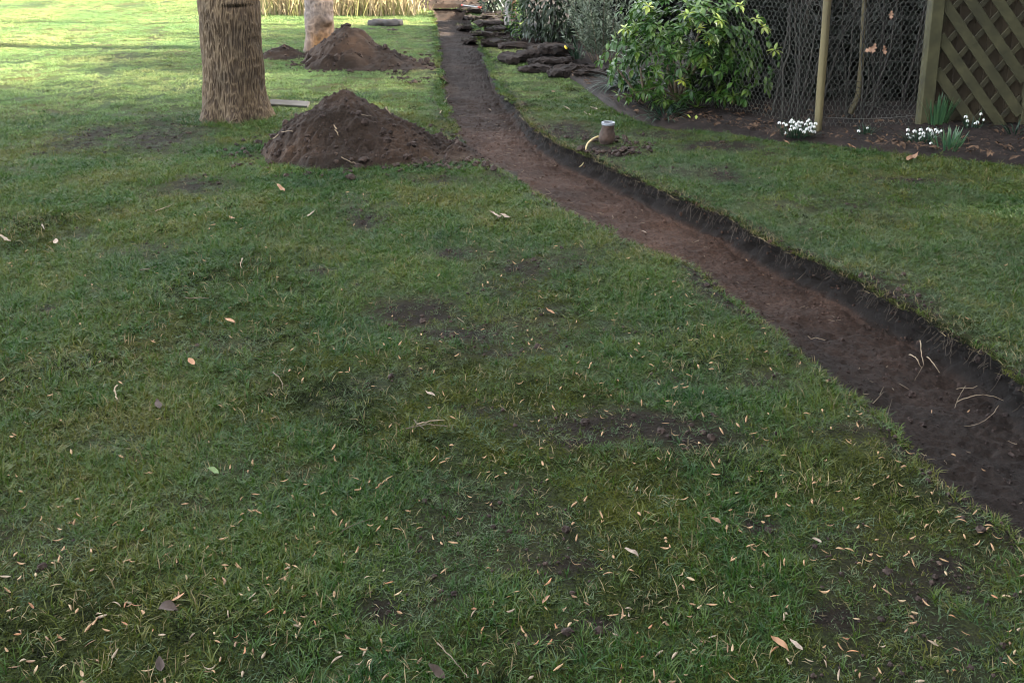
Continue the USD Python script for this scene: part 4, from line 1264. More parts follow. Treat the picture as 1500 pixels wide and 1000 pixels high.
# stub of pipe with a pale rim
pb = px(889, 213)
ppx = depth(pb[1]) / FPX
tP = thing("pipe_stub", "soil-crusted brown pipe stub with pale rim on the trench edge", "pipe")
prof = [(0.0, 0.0), (7.5, 0.2), (10.5, 4), (12.0, 10), (11.3, 17), (9.3, 24), (9.0, 30)]
pr = np.array([(a * ppx, b * ppx) for a, b in prof])
zf = np.linspace(0, pr[-1, 1], 34)
rf_ = PchipInterpolator(pr[:, 1] + np.arange(len(pr)) * 1e-6, pr[:, 0])(zf)
th = np.arange(40) * 2 * np.pi / 40
Z, T = np.meshgrid(zf, th, indexing="ij")
q = np.stack([np.cos(T), np.sin(T), Z * 12], -1)
R = rf_[:, None] * (1 + .26 * (fbm(q * 2.2, 4, 77) - .5) * (1 - Z / zf[-1] * .7) * 1.2)
v = np.stack([pb[0] + R * np.cos(T) + (Z / zf[-1]) * .012, pb[1] + .06 + R * np.sin(T), float(gz(pb[0], pb[1])) - .005 + Z], -1).reshape(-1, 3)
obj("body", (v, grid_faces(34, 40, True)), M["clay_pipe"], tP, smooth=True)
topc = np.array([pb[0] + .012, pb[1] + .06, float(gz(pb[0], pb[1])) + zf[-1]])


def ring(c, r0, r1, z0, z1, n=36):
    a = np.arange(n) * 2 * np.pi / n
    P4 = [(r0, z0), (r1, z0), (r1, z1), (r0, z1)]
    v = np.array([[c[0] + r * math.cos(t), c[1] + r * math.sin(t), c[2] + z] for r, z in P4 for t in a])
    f = []
    for i in range(4):
        j = (i + 1) % 4
        for k in range(n):
            k2 = (k + 1) % n
            f += [(i * n + k, i * n + k2, j * n + k2), (i * n + k, j * n + k2, j * n + k)]
    return v, np.array(f)


obj("rim", ring(topc, 7.2 * ppx, 9.9 * ppx, -.004, .012), M["pipe_rim"], tP, smooth=30)
a = np.arange(30) * 2 * np.pi / 30
obj("fill", (np.vstack([[topc - [0, 0, .004]], topc - [0, 0, .001] + np.stack([np.cos(a), np.sin(a), 0 * a], 1) * 7.6 * ppx]), np.array([(0, k + 1, (k + 1) % 30 + 1) for k in range(30)])), M["pipe_inside"], tP)
cpts = [px(877, 200, .06), px(868, 204, .05), px(860, 212, .035), px(858, 222, .0), px(857, 232, -.06), px(854, 240, -.10), px(848, 245, -.13)]
from scipy.interpolate import CubicSpline
cs_ = CubicSpline(np.arange(len(cpts)), np.array(cpts))(np.linspace(0, len(cpts) - 1, 50))
obj("cord", tube(cs_, np.linspace(.0075, .004, 50), 8), M["cord"], smooth=True, label="stiff yellowish cord curving from the pipe stub into the trench", cat="cord")

# ---------------------------------------------------------------- seed husks, leaves, twigs


def husk(L, W, bend, rg):
    s = np.linspace(0, 1, 6)
    w = W / 2 * np.sin(np.pi * np.clip(s, .04, .97)) ** .7
    y = L * (s - .5)
    z = bend * L * (s - .5) ** 2
    v, f = [], []
    for i in range(6):
        v += [(-w[i], y[i], z[i]), (0, y[i], z[i] + .35 * w[i]), (w[i], y[i], z[i]), (0, y[i], z[i] - .25 * w[i])]
    for i in range(5):
        for o in range(4):
            a, b = 4 * i + o, 4 * i + (o + 1) % 4
            f += [(a, b, b + 4), (a, b + 4, a + 4)]
    v, f = np.array(v), np.array(f)
    tl = rg.uniform(-.35, .5)
    ya = rg.uniform(0, 2 * math.pi)
    R1 = trimesh.transformations.euler_matrix(tl, rg.uniform(-.5, .5), ya)[:3, :3]
    return v @ R1.T, f


rg = np.random.default_rng(191)
spots = []
while len(spots) < 900:
    x, y = rg.uniform(-20, 1520), 262 + 768 * rg.random() ** .92
    p = px(x, y)
    if p[0] > XL(p[1]) - .02 and not (rg.random() < .12):
        continue
    dn = noise(np.array([[p[0] * 1.5, p[1] * 1.5, 0]]), 15)[0]
    if rg.random() > .35 + .9 * dn:
        continue
    spots.append((p[0], p[1]))
spots.sort(key=lambda s: s[1])
extra = []
for k, (x, y) in enumerate(spots):
    v, f = husk(rg.uniform(.012, .029), rg.uniform(.004, .0078), rg.uniform(-.9, 1.3), rg)
    z = surf(x, y)
    v = v + [x, y, z + rg.uniform(.004, .018) * (z > -.08)]
    if k < 290:
        obj("seed_husk", (v, f), HUSK[rg.integers(0, 5)], smooth=True, label="small tan seed husk lying in the near grass", cat="seed husk", group="seed husks scattered on the lawn")
    else:
        extra.append((v, f))
obj("seed_husk_litter", join(extra), M["seed"], smooth=True, label="more tan seed husks scattered over the lawn further off", cat="seed husks", kind="stuff")


def fallen(qx, qy, L, W, yaw, m, label, curl=.5, name="fallen_leaf", cat="leaf", lift=.018):
    p = px(qx, qy)
    z = surf(p[0], p[1])
    L, W = L * .68, W * .62
    v, f = leaf_mesh(L, W, .6, -curl * .9, 8)
    v = v - [0, L / 2, 0]
    v += (np.stack([fbm(v * 70, 2, int(qx)), fbm(v * 70, 2, int(qx) + 1), fbm(v * 50, 2, int(qx) + 2)], -1) - .5) * L * np.array([.25, .2, .5])
    c, s_ = math.cos(yaw), math.sin(yaw)
    v = np.stack([c * v[:, 0] - s_ * v[:, 1], s_ * v[:, 0] + c * v[:, 1], v[:, 2] - v[:, 2].min()], 1)
    obj(name, (v + [p[0], p[1], z + lift * (z > -.08) - .002], f), M[m], smooth=True, label=label, cat=cat)


for q in [(313, 702, .055, .030, 1.4, "fresh_leaf", "single pale green leaf lying in the lower left lawn"),
          (248, 907, .060, .045, 2.0, "dark_leaf", "broad dark brown leaf in the lower left grass"),
          (262, 884, .045, .017, -1.0, "dead_leaf", "brown leaf just above the broad dark leaf"),
          (235, 987, .045, .03, .5, "dark_leaf", "dark purple-grey leaf at the bottom edge, left of centre"),
          (725, 327, .10, .05, 1.4, "pale_leaf", "pale curled leaf, left one of a pair in the middle lawn"),
          (741, 327, .09, .05, 1.8, "pale_leaf", "pale curled leaf, right one of a pair in the middle lawn"),
          (806, 466, .055, .03, 1.2, "dead_leaf", "curled brown leaf in the green mid lawn"),
          (630, 583, .05, .03, 1.6, "pale_leaf", "pale leaf near the small bundle of twigs"),
          (456, 327, .07, .03, -.8, "pale_leaf", "tan leaf strip in the lawn below the near heap"),
          (412, 289, .10, .05, .9, "dead_leaf", "brown leaf in the grass in front of the ridged trunk"),
          (340, 330, .07, .03, .9, "dead_leaf", "small brown leaf below the ridged trunk"),
          (8, 362, .10, .03, 1.3, "pale_leaf", "pale strip of bark at the left edge of the lawn"),
          (83, 362, .06, .035, .3, "pale_leaf", "small tan leaf left in the lawn, right of the pale bark strip"),
          (232, 598, .06, .035, .6, "dark_leaf", "dark folded leaf in the left lawn"),
          (337, 475, .06, .03, 1.5, "dead_leaf", "reddish brown leaf in the left mid lawn"),
          (280, 534, .05, .035, 1.0, "dead_leaf", "crumpled brown leaf among twigs in the left lawn"),
          (925, 815, .05, .03, 1.4, "pale_leaf", "crumpled pale leaf in the lower middle lawn"),
          (800, 883, .035, .014, -.9, "dead_leaf", "dark red leaf scrap in the lower middle lawn"),
          (640, 996, .06, .04, 1.3, "dark_leaf", "dark leaf cut by the bottom edge of the lawn"),
          (1140, 958, .06, .03, 1.1, "dead_leaf", "brown curled leaf in the lower right lawn"),
          (1165, 955, .05, .018, .7, "pale_leaf", "narrow tan leaf beside the curled brown one"),
          (1048, 773, .045, .03, 1.4, "dead_leaf", "small brown leaf in the right lawn"),
          (1195, 806, .04, .02, 1.3, "pale_leaf", "pale leaf strip beside a white scrap in the right lawn"),
          (1247, 218, .10, .05, 1.0, "dead_leaf", "brown leaf in the grass between snowdrops and trench"),
          (1335, 240, .15, .06, -1.1, "dead_leaf", "long curled brown leaf on the lawn edge below the daffodil leaves"),
          (1152, 210, .07, .05, 1.3, "dead_leaf", "orange brown leaf at the border edge below the snowdrops"),
          (1070, 158, .09, .05, .4, "dead_leaf", "brown leaf on the soil right of the glossy shrub"),
          (870, 163, .09, .05, 1.5, "pale_leaf", "pale leaf on the soil left of the glossy shrub"),
          (810, 136, .07, .04, .5, "dead_leaf", "small brown leaf on the grass strip beside the trench"),
          (860, 172, .09, .04, 1.4, "pale_leaf", "pale scrap on the grass above the pipe stub"),
          (830, 165, .09, .03, 1.4, "pale_leaf", "pale strip lying on the grass left of the pipe stub"),
          (1008, 182, .075, .03, .5, "young_leaf", "left of two yellow-green leaves fallen in front of the glossy shrub"),
          (1019, 184, .065, .03, -.3, "young_leaf", "right of two yellow-green leaves fallen in front of the glossy shrub"),
          (1215, 541, .05, .018, 1.3, "pale_leaf", "pale chip on the trench floor near the left edge"),
          (945, 302, .05, .02, 1.4, "pale_leaf", "white chip on the trench floor below the pipe stub"),
          (717, 135, .06, .03, 1.5, "pale_leaf", "pale stone chip on the far trench floor")]:
    fallen(*q)


def twig(pts, r, m, label, zs=None, group=None, name="twig"):
    P5 = []
    for i, (qx, qy) in enumerate(pts):
        p = px(qx, qy)
        z = surf(p[0], p[1])
        if z < -.08:
            p = px(qx, qy, z)
        P5.append([p[0], p[1], z + (.02 if z > -.08 else .008) + (zs[i] if zs else 0)])
    P5 = np.array(P5)
    if len(P5) > 2:
        P5 = CubicSpline(np.arange(len(P5)), P5)(np.linspace(0, len(P5) - 1, len(P5) * 4))
    jr = np.random.default_rng(int(pts[0][0] * 7 + pts[0][1]))
    r = r * .6
    P5 = P5 + jr.normal(0, r * .55, P5.shape)
    obj(name, tube(P5, np.linspace(r, r * .45, len(P5)) * jr.uniform(.75, 1.25, len(P5)), 6), M[m], smooth=True, label=label, cat="root" if name == "root" else "twig", group=group)


for a_ in [([(640, 946), (672, 980), (686, 998)], .0028, "twig", "long brown twig at the bottom edge of the lawn"),
           ([(610, 630), (630, 624), (651, 623)], .004, "pale_root", "pale straight twig on top of the small twig bundle"),
           ([(596, 636), (625, 630), (655, 632)], .003, "twig", "brown lower twig of the small twig bundle"),
           ([(606, 622), (614, 630), (622, 637)], .003, "twig", "short crossing twig of the small bundle"),
           ([(551, 719), (562, 711), (575, 702)], .004, "seed", "short straight reddish stick in the middle lawn"),
           ([(172, 569), (168, 578), (173, 589)], .006, "pale_root", "curled pale stick in the left lawn"),
           ([(356, 392), (353, 399), (355, 405)], .006, "pale_root", "small hooked pale stick in the lawn below the trunk"),
           ([(62, 338), (67, 345)], .007, "twig", "dark short stick in the upper left lawn"),
           ([(272, 446), (290, 445), (306, 446)], .004, "twig", "thin reddish twig in the left mid lawn"),
           ([(205, 405), (218, 403), (230, 399)], .005, "twig", "thin twig near the left lawn's middle"),
           ([(228, 318), (240, 314), (252, 309)], .005, "pale_root", "pale thin twig below the ridged trunk's left side"),
           ([(400, 550), (412, 562), (414, 575)], .003, "twig", "bent thin twig left of the moss patch"),
           ([(500, 782), (520, 770), (545, 763)], .0025, "twig", "thin brown twig in the lower left middle lawn")]:
    twig(*a_)
for a_ in [([(1332, 522), (1340, 537), (1349, 541)], .0035, "pale_root", "upper left one of three pale roots on the trench floor", (0, .03, 0)),
           ([(1346, 518), (1349, 528), (1353, 537)], .0035, "pale_root", "upright middle one of three pale roots on the trench floor", (.05, .02, 0)),
           ([(1357, 531), (1367, 539), (1377, 549)], .0035, "pale_root", "right one of three pale roots on the trench floor", (.02, .01, 0)),
           ([(1352, 539), (1345, 550), (1340, 560)], .002, "twig", "thin dark root below the three pale roots", (0, 0, 0)),
           ([(1400, 592), (1425, 586), (1450, 586), (1478, 594)], .0025, "pale_root", "long thin root lying across the trench floor at the right", (0, .01, .01, 0)),
           ([(1413, 575), (1403, 590), (1398, 601)], .002, "pale_root", "short root crossing the left end of the long thin root", (.02, .01, 0)),
           ([(1462, 600), (1440, 620), (1412, 626)], .002, "pale_root", "bent root below the long thin one in the trench", (.01, 0, 0)),
           ([(1288, 582), (1294, 572)], .002, "pale_root", "short pale root near the left edge of the trench floor", (0, .01)),
           ([(1278, 594), (1294, 580)], .002, "pale_root", "thin root just below the short one near the trench's left edge", (0, .01)),
           ([(1318, 565), (1330, 576)], .002, "pale_root", "thin root in the middle of the trench floor", (0, .01)),
           ([(1300, 610), (1306, 594)], .002, "twig", "dark root curving from the trench's left edge", (0, .02)),
           ([(1340, 500), (1362, 484)], .002, "pale_root", "root slanting out of the foot of the trench wall", (0, .05)),
           ([(1224, 420), (1229, 428)], .002, "pale_root", "short pale root in the trench wall further up", (.06, .03)),
           ([(1168, 418), (1200, 402)], .002, "twig", "brown root along the trench wall foot", (.02, .08)),
           ([(645, 172), (652, 160), (658, 156)], .007, "pale_root", "pale stick leaning over the trench edge behind the near heap", (0, .06, .10)),
           ([(670, 470), (680, 478)], .003, "twig", "small twig on the bare patch in the middle lawn", (0, 0))]:
    twig(a_[0], a_[1], a_[2], a_[3], a_[4], name="root" if "root" in a_[3] else "twig")


# twigs stuck in the near heap
def on_heap(x, y):
    r = ray(x, y)
    X, Y, Z, _ = HEAPS[0]
    for t in np.arange(4.5, 9, .01):
        p = np.array([0, 0, CAM_H]) + r * t
        i, j = int(round((p[0] - X[0, 0]) / .0125)), int(round((p[1] - Y[0, 0]) / .0125))
        if 0 <= i < X.shape[0] and 0 <= j < X.shape[1] and p[2] <= Z[i, j] + .01:
            return p
    return px(x, y)


for pts, r, lb in ((((401, 206), (415, 195), (429, 195)), .006, "pale bent stick on the left face of the near heap"), (((490, 185), (496, 200)), .005, "pale short stick in the middle of the near heap"), (((500, 232), (521, 242)), .005, "pale stick at the front foot of the near heap"), (((565, 160), (572, 168)), .008, "yellowish root stub near the top right of the near heap"), (((530, 170), (546, 172)), .004, "thin root on the right face of the near heap")):
    P6 = np.array([on_heap(*p) + [0, -.01, .012] for p in pts])
    P6 = P6[0] + (P6[-1] - P6[0]) * np.linspace(0, 1, 9)[:, None] if len(P6) == 2 else CubicSpline(np.arange(3), P6)(np.linspace(0, 2, 9))
    P6 = P6 + np.random.default_rng(int(pts[0][0])).normal(0, .0028, P6.shape)
    obj("stick", tube(P6, np.linspace(r, r * .5, 9) * .62, 6), M["pale_root"], smooth=True, label=lb, cat="stick")

# leaf litter on the bed, and pale bits
rg = np.random.default_rng(195)
n = 6500
lx_ = rg.uniform(bw[0, 0] + .3, 4.7, n)
ly_ = bed_edge(lx_) + .03 + rg.random(n) ** 1.4 * 1.1
dens = fbm(np.stack([lx_ * 3, ly_ * 3, 0 * lx_], -1), 3, 9)
kp = rg.random(n) < np.clip((dens - .35) * 3, .22, 1)
lx_, ly_ = lx_[kp], ly_[kp]
lz = gz(lx_, ly_) + .055 + .01 * rg.random(len(lx_))
dd = rg.normal(0, 1, (len(lx_), 3)) * [1, 1, .25]
obj("leaf_litter", place_many(leaf_mesh(.055, .026, .4, .3, 3), np.stack([lx_, ly_, lz], 1), dd, rg.choice([.16, .3, .55, 1.0], len(lx_), p=[.5, .28, .15, .07]), rg.uniform(-.6, .6, len(lx_))), M["litter"], smooth=True, label="brown leaf litter and chips strewn over the border soil", cat="leaf litter", kind="stuff")

# ---------------------------------------------------------------- instanced soil crumbs and grass


def instancer(name, protos, pos, idx, yaw, tilt, scale, label, cat):
    """protos: (mesh, material, smooth). yaw, tilt (n x 2: angle and its direction) per copy."""
    path = numbered("/World", name)
    pi = UsdGeom.PointInstancer.Define(stage, path)
    rel = pi.CreatePrototypesRel()
    for k, (pname, mesh, m, sm) in enumerate(protos):
        q = f"{path}/{pname}"
        usdkit.mesh(stage, q, mesh, m, smooth=sm)
        rel.AddTarget(q)
    n = len(pos)
    ha, hb = yaw / 2, tilt[:, 0] / 2
    qz = np.stack([np.cos(ha), 0 * ha, 0 * ha, np.sin(ha)], 1)
    tx, ty = np.cos(tilt[:, 1]), np.sin(tilt[:, 1])
    qt = np.stack([np.cos(hb), np.sin(hb) * tx, np.sin(hb) * ty, 0 * hb], 1)
    w1, x1, y1, z1 = qt.T
    w2, x2, y2, z2 = qz.T
    q = np.stack([w1 * w2 - x1 * x2 - y1 * y2 - z1 * z2, w1 * x2 + x1 * w2 + y1 * z2 - z1 * y2, w1 * y2 - x1 * z2 + y1 * w2 + z1 * x2, w1 * z2 + x1 * y2 - y1 * x2 + z1 * w2], 1)
    pi.CreatePositionsAttr(Vt.Vec3fArray.FromNumpy(pos.astype(np.float32)))
    pi.CreateProtoIndicesAttr(Vt.IntArray.FromNumpy(idx.astype(np.int32)))
    qh = np.concatenate([q[:, 1:], q[:, :1]], 1).astype(np.float16)
    pi.CreateOrientationsAttr(Vt.QuathArray.FromNumpy(qh))
    pi.CreateScalesAttr(Vt.Vec3fArray.FromNumpy(np.ascontiguousarray(scale, dtype=np.float32)))
    tag(pi, label, cat, kind="stuff")
    return pi


def tuft(seed, n, r, l0, l1, w, lean, bend):
    """Blades of grass from a small circle, each a bent three-triangle strip."""
    rg = np.random.default_rng(seed)
    vs, fs = [], []
    for k in range(n):
        a, q = rg.uniform(-math.pi, math.pi), math.sqrt(rg.random()) * r
        b = np.array([math.cos(a) * q, math.sin(a) * q, -.004])
        L = rg.uniform(l0, l1)
        az = rg.uniform(-math.pi, math.pi)
        ln = lean * rg.random() ** .6
        d1 = np.array([math.cos(az) * ln, math.sin(az) * ln, 1.0])
        d1 /= np.linalg.norm(d1)
        d2 = d1 + np.array([math.cos(az), math.sin(az), -.35]) * bend * rg.uniform(.3, 1.4)
        d2 /= np.linalg.norm(d2)
        fz = rg.uniform(-math.pi, math.pi)
        s = np.array([math.cos(fz), math.sin(fz), 0]) * w * .5 * rg.uniform(.7, 1.3)
        m_, t_ = b + d1 * L * .5, b + d1 * L * .5 + d2 * L * .5
        i = 5 * k
        vs += [b - s, b + s, m_ - s * .85, m_ + s * .85, t_]
        fs += [(i, i + 1, i + 3), (i, i + 3, i + 2), (i + 2, i + 3, i + 4)]
    return np.array(vs), np.array(fs)


protos = []
for k in range(5):
    protos.append(("tuft" + f"_{k:03d}" * (k > 0), tuft(300 + k, 16, .022, .016, .045, .0026, 1.7, .8), M["grass"], False))       # 0-4 fine grass
for k in range(4):
    protos.append(("moss_tuft" + f"_{k:03d}" * (k > 0), tuft(320 + k, 22, .022, .010, .026, .0030, 1.6, .6), M["moss"], False))  # 5-8 moss
for k in range(2):
    protos.append(("straw_tuft" + f"_{k:03d}" * (k > 0), tuft(340 + k, 5, .03, .02, .05, .0020, 2.5, .8), M["straw"], False))    # 9-10 straw
for k in range(3):
    protos.append(("coarse_tuft" + f"_{k:03d}" * (k > 0), tuft(350 + k, 9, .014, .030, .062, .0028, 1.7, 1.0), M["grass"], False))  # 11-13 long blades
for k in range(4):
    protos.append(("far_tuft" + f"_{k:03d}" * (k > 0), tuft(360 + k, 60, .075, .014, .034, .0050, 1.5, .7), M["grass"], False))   # 14-17 far
for k in range(2):
    protos.append(("far_moss" + f"_{k:03d}" * (k > 0), tuft(380 + k, 60, .075, .010, .022, .0060, 1.4, .7), M["moss"], False))    # 18-19

for k in range(3):
    protos.append(("dull_tuft" + f"_{k:03d}" * (k > 0), tuft(390 + k, 16, .022, .016, .042, .0026, 1.9, .8), M["dull_grass"], False))  # 20-22 worn grass
for k in range(3):
    protos.append(("open_lawn_tuft" + f"_{k:03d}" * (k > 0), tuft(420 + k, 60, .075, .012, .030, .0050, 1.7, .7), M["sunlit_grass"], False))  # 23-25
rg = np.random.default_rng(401)
POS, IDX, SCL = [], [], []


def in_view(x, y, pad=.25):
    """Roughly inside the picture, with a margin so that a step aside still shows grass."""
    half = 750 / FPX * (y * math.cos(PITCH) + CAM_H * math.sin(PITCH))
    return np.abs(x) < half + .35 + pad * .06 * y


heapmask = [(px(520, 205)[0], 6.4, .58, .56), (px(650, 212)[0], 6.3, .42, .22), (pk2[0] + .1, 10.3, .5, .5)]


def on_lawn(x, y):
    lawn = ((x < XL(y) - .002) | (x > XR(y) + .002)) | (y > TY1)
    bed_ = (x > bw[0, 0]) & (y > bed_edge(x) + .01)
    hp = np.zeros_like(lawn)
    for cx, cy, a, b in heapmask:
        hp |= ((x - cx) / a) ** 2 + ((y - cy) / b) ** 2 < 1
    return lawn & ~bed_ & ~hp


def scatter(y0, y1, per_m2, kinds, thin=1.0, xpad=.3):
    half = 750 / FPX * (y1 * math.cos(PITCH) + CAM_H * math.sin(PITCH)) + .6 + .05 * y1
    n = int(per_m2 * 2 * half * (y1 - y0))
    x, y = rg.uniform(-half, half, n), rg.uniform(y0, y1, n)
    k = in_view(x, y)
    x, y = x[k], y[k]
    k = on_lawn(x, y)
    x, y = x[k], y[k]
    b = bare(x, y)
    k = rg.random(len(x)) > b * .92 * thin
    x, y, b = x[k], y[k], b[k]
    p = np.stack([x, y, 0 * x], -1)
    ms = fbm(p * 1.7, 4, 402)                      # moss or grass
    mossy = np.clip((ms - .455) * 3.4 + np.clip((4.1 - y) * .26, -.4, .5), .05, .9)
    u = rg.random(len(x))
    idx = np.where(u < mossy, rg.choice(kinds["moss"], len(x)), rg.choice(kinds["grass"], len(x)))
    if "straw" in kinds:
        worn = np.where(x > XR(y), .55, .07) + .5 * b
        idx = np.where((rg.random(len(x)) < worn) & (u >= mossy * .6), rg.choice([20, 21, 22], len(x)), idx)
        st_ = rg.random(len(x))
        idx = np.where(st_ < .08, rg.choice(kinds["straw"], len(x)), idx)
        tl_ = fbm(p * 3.3, 3, 403)
        idx = np.where((rg.random(len(x)) < np.clip((tl_ - .56) * 1.3, 0, .2)) & (u >= mossy), rg.choice(kinds["long"], len(x)), idx)
    if "open" in kinds:      # paler blades carry the sunlight on the far lawn as colour
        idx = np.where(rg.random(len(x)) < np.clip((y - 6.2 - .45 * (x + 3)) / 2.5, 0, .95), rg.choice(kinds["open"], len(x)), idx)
    s = rg.uniform(.75, 1.3, len(x)) * (1 - .35 * b)
    POS.append(np.stack([x, y, gz(x, y) - .001], 1))
    IDX.append(idx)
    SCL.append(np.stack([s * rg.uniform(.9, 1.15, len(x)), s, s * rg.uniform(.75, 1.25, len(x))], 1))


near = dict(grass=[0, 1, 2, 3, 4], moss=[5, 6, 7, 8], straw=[9, 10], long=[11, 12, 13])
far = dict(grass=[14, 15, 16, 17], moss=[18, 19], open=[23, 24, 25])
scatter(1.15, 3.0, 4200, near)
scatter(3.0, 5.0, 2600, near)
scatter(5.0, 7.5, 1300, near)
scatter(4.6, 8.5, 170, far)
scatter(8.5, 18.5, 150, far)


# dead and worn blades left standing on the bare patches
def worn_bits(y0, y1, per_m2):
    half = 750 / FPX * (y1 * math.cos(PITCH) + CAM_H * math.sin(PITCH)) + .5
    n = int(per_m2 * 2 * half * (y1 - y0))
    x, y = rg.uniform(-half, half, n), rg.uniform(y0, y1, n)
    k = in_view(x, y) & on_lawn(x, y)
    x, y = x[k], y[k]
    b = bare(x, y)
    k = rg.random(len(x)) < np.clip(b - .15, 0, .6)
    x, y = x[k], y[k]
    s = rg.uniform(.45, 1.0, len(x))
    POS.append(np.stack([x, y, gz(x, y) - .001], 1))
    IDX.append(rg.choice([9, 10, 20, 21, 22, 5, 6, 0], len(x)))
    SCL.append(np.stack([s, s, s * .8], 1))


worn_bits(1.15, 4.5, 1500)
worn_bits(4.5, 7.5, 700)


# turf fringe: longer, drier tufts on both cut edges
def fringe(edge, sign, y0, y1, per_m, kinds):
    n = int((y1 - y0) * per_m)
    y = rg.uniform(y0, y1, n)
    x = edge(y) + sign * rg.uniform(-.012, .05, n)
    k = in_view(x, y)
    x, y = x[k], y[k]
    k = ~((bw[0, 0] < x) & (y > bed_edge(x)))
    x, y = x[k], y[k]
    s = rg.uniform(.7, 1.25, len(x))
    POS.append(np.stack([x, y, gz(x, y) - .012], 1))
    IDX.append(rg.choice(kinds, len(x)))
    SCL.append(np.stack([s, s, s], 1))


fringe(XR, 1, TY0, 8, 260, [5, 6, 7, 8, 9, 10, 10, 11])
fringe(XL, -1, TY0, 6.0, 170, [0, 1, 2, 5, 6, 11, 9])
fringe(XR, 1, 8, 16, 60, [18, 14, 15])
fringe(XL, -1, 7, 16, 60, [18, 14, 15])
# longer grass round the trunk feet
for (bx, by), rad, n in (((b1[0], b1[1]), .36, 500), ((b2[0], b2[1]), .24, 160)):
    a = rg.uniform(-math.pi, math.pi, n)
    r = rad * rg.uniform(.78, 1.25, n)
    x, y = bx + r * np.cos(a), by + r * np.sin(a)
    POS.append(np.stack([x, y, gz(x, y) - .002], 1))
    IDX.append(rg.choice([11, 12, 13, 5, 6, 9], n))
    SCL.append(np.repeat(rg.uniform(.9, 1.7, n)[:, None], 3, 1))
POS, IDX, SCL = np.vstack(POS), np.concatenate(IDX), np.vstack(SCL)
n = len(POS)
print("tufts", n)
instancer("grass", protos, POS, IDX, rg.uniform(0, 2 * math.pi, n), np.stack([np.abs(rg.normal(0, .12, n)), rg.uniform(0, 2 * math.pi, n)], 1), SCL, "short mossy lawn grass with worn patches", "grass")

# fine pale root fibres and chips on the trench floor
rg = np.random.default_rng(411)
fib = []
for k in range(130):
    y = rg.uniform(TY0 + .1, 8.5)
    x = XL(y) + .06 + rg.random() * (XR(y) - XL(y) - .12)
    L = rg.uniform(.006, .03) if k % 4 else rg.uniform(.04, .09)
    a = rg.uniform(0, 6.28)
    q = np.linspace(-.5, .5, 5)[:, None] * L * np.array([math.cos(a), math.sin(a), rg.normal(0, .12)]) + rg.normal(0, .05 * L, (5, 3))
    fib.append(tube(np.array([x, y, float(trench_z(x, y)) + .006]) + q, rg.uniform(.0005, .0014), 4))
obj("root_fibres", join(fib), M["pale_root"], label="fine pale root fibres strewn over the trench floor", cat="roots", kind="stuff")

# torn roots hanging out of the cut face under the turf lip
rg = np.random.default_rng(421)
fib = []
for k in range(420):
    y = rg.uniform(TY0 + .02, 8.0)
    x = float(XR(y)) - .012
    z0 = float(gz(x, y)) - rg.uniform(.0, .05)
    L = rg.uniform(.015, .07)
    t = np.linspace(0, 1, 4)[:, None]
    q = np.array([x + rg.uniform(-.01, .01), y, z0]) + t * L * np.array([-rg.uniform(.1, .7), rg.normal(0, .4), -1]) + rg.normal(0, .003, (4, 3))
    fib.append(tube(q, rg.uniform(.0005, .0012), 3))
obj("hanging_roots", join(fib), M["dark_root"], label="torn grass roots hanging from the right cut edge of the trench", cat="roots", kind="stuff")

# soil crumbs: on the trench floor, bare patches and round the heaps
cp = []
for k in range(10):
    m_ = trimesh.creation.icosphere(1, 1.0)
    r_ = np.random.default_rng(500 + k)
    cp.append(("crumb" + f"_{k:03d}" * (k > 0), (np.array(m_.vertices) * (.65 + .7 * r_.random((len(m_.vertices), 1))) * r_.uniform(.6, 1.1, 3), np.array(m_.faces)), M["trench_crumb"] if k < 5 else M["crumb"], False))
rg = np.random.default_rng(501)
pos, sc = [], []
tvv = tv[(tv[:, 1] < 12)]
w = rg.choice(len(tvv), 5500)
jit = tvv[w] + rg.normal(0, .004, (5500, 3)) * [1, 1, .3]
pos.append(jit)
sc.append(rg.choice([.0025, .004, .007, .013], 5500, p=[.5, .34, .14, .02]))
x, y = rg.uniform(-5, 4, 55000), rg.uniform(1.2, 8, 55000)
k = in_view(x, y) & on_lawn(x, y)
x, y = x[k], y[k]
k = rg.random(len(x)) < np.clip(bare(x, y) - .3, 0, 1) * 1.3
x, y = x[k], y[k]
pos.append(np.stack([x, y, gz(x, y) + .004], 1))
sc.append(rg.choice([.002, .004, .007, .013], len(x), p=[.45, .36, .16, .03]))
for cx, cy, a_, b_, nn_ in ((px(530, 210)[0], 6.4, .75, .70, 260), (px(690, 220)[0], 6.2, .45, .30, 300), (pk2[0] + .2, 10.3, .75, .65, 160), (px(880, 215)[0], px(880, 215)[1], .35, .22, 150), (px(640, 90)[0] - .1, 9.6, .25, .5, 160)):
    th_, q = rg.uniform(0, 2 * math.pi, nn_), rg.uniform(.6, 1.25, nn_)
    x, y = cx + a_ * q * np.cos(th_), cy + b_ * q * np.sin(th_)
    k = on_lawn(x, y)
    x, y = x[k], y[k]
    pos.append(np.stack([x, y, gz(x, y) + .01], 1))
    sc.append(rg.choice([.006, .011, .018, .028], len(x), p=[.4, .33, .2, .07]))
pos, sc = np.vstack(pos), np.concatenate(sc)
n = len(pos)
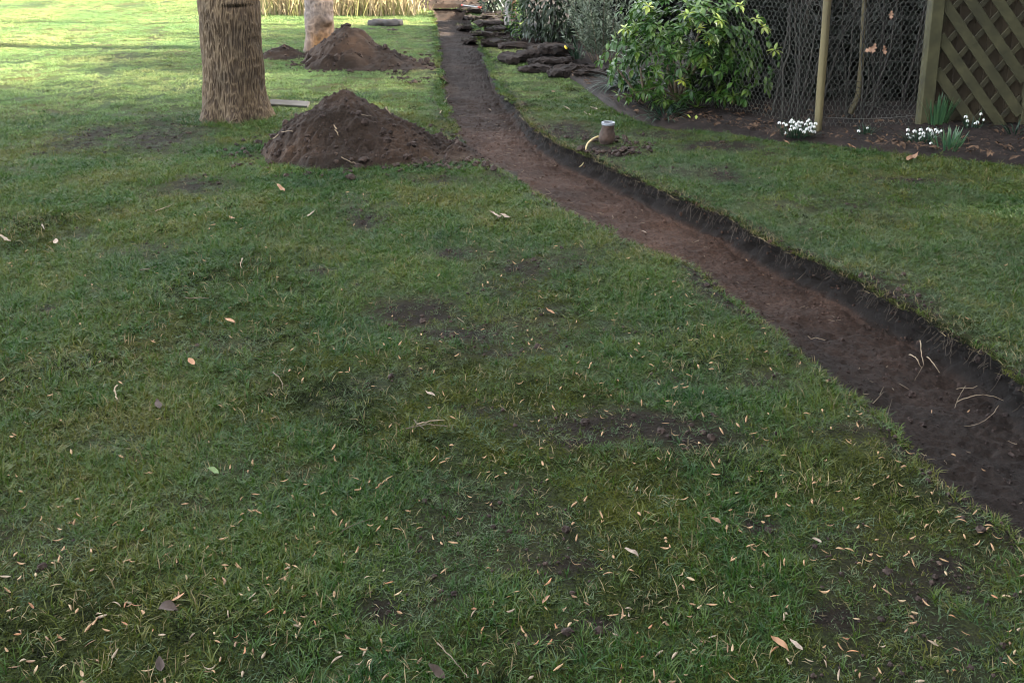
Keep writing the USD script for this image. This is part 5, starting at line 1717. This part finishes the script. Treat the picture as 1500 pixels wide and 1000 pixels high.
instancer("soil_crumbs", cp, pos, rg.integers(0, 5, n) + 5 * (np.arange(n) >= 5500), rg.uniform(0, 6.28, n), np.stack([rg.uniform(0, .6, n), rg.uniform(0, 6.28, n)], 1), np.repeat(sc[:, None], 3, 1), "loose crumbs of soil in the trench and on the bare patches", "soil")

# ---------------------------------------------------------------- unseen evergreen trees right and behind, placed to shade the near lawn
def shade_tree(c, H, R, seed, label, n=5200):
    rg = np.random.default_rng(seed)
    t = thing("tree", label, "tree", "evergreen trees along the right boundary")
    d = rg.normal(size=(n, 3))
    d /= np.linalg.norm(d, axis=1, keepdims=True)
    r = rg.random(n) ** .4 * (.75 + .5 * fbm(d * 2.5, 3, seed))
    p = np.array([c[0], c[1], H * .53]) + d * r[:, None] * [R, R, H * .52]
    p[:, 2] = np.clip(p[:, 2], .1, None)
    tag(obj("crown", place_many(leaf_mesh(.42, .2, .2, .2, 2), p, d + rg.normal(0, .7, (n, 3)), rg.uniform(.6, 1.3, n), rg.uniform(-1, 1, n)), M["tree_foliage"], t), kind="stuff")
    obj("trunk", limb_mesh([c[0], c[1], -.1], [c[0], c[1], H * .8], .16, .05, seed), M["twig"], t, smooth=True)


for k, (x, y, H, R) in enumerate(((8.0, 7.0, 2.9, 1.2), (7.6, 4.6, 9.0, 1.65), (7.2, 2.2, 7.2, 1.8), (7.0, 0.2, 7.6, 1.8), (7.2, -2.4, 7.8, 1.9), (7.0, -5.0, 8.2, 2.0), (6.6, -7.8, 8.4, 2.1), (6.0, -10.8, 8.6, 2.2))):
    shade_tree((x, y), H, R, 600 + k, "broad evergreen tree right of the picture, shading the lawn", 3000 if y in (4.6, 2.2) else 5200)

for k, (x, y, H, R) in enumerate(((7.6, 6.5, 8.0, 1.3), (6.3, 9.3, 5.4, 1.45), (6.0, 11.3, 4.6, 1.35))):  # thin unseen trees added for partial shade and a softer shadow edge
    shade_tree((x, y), H, R, 640 + k, "added thinly leaved tree right of the picture, for partial shade", 1200)

for k, (x, y, H, R) in enumerate(((4.6, -3.2, 8.0, 2.2), (1.4, -5.6, 8.5, 2.4))):  # unseen trees added to cut sky light on the foreground
    shade_tree((x, y), H, R, 660 + k, "added broad evergreen tree behind the viewpoint, dimming the foreground", 4000)
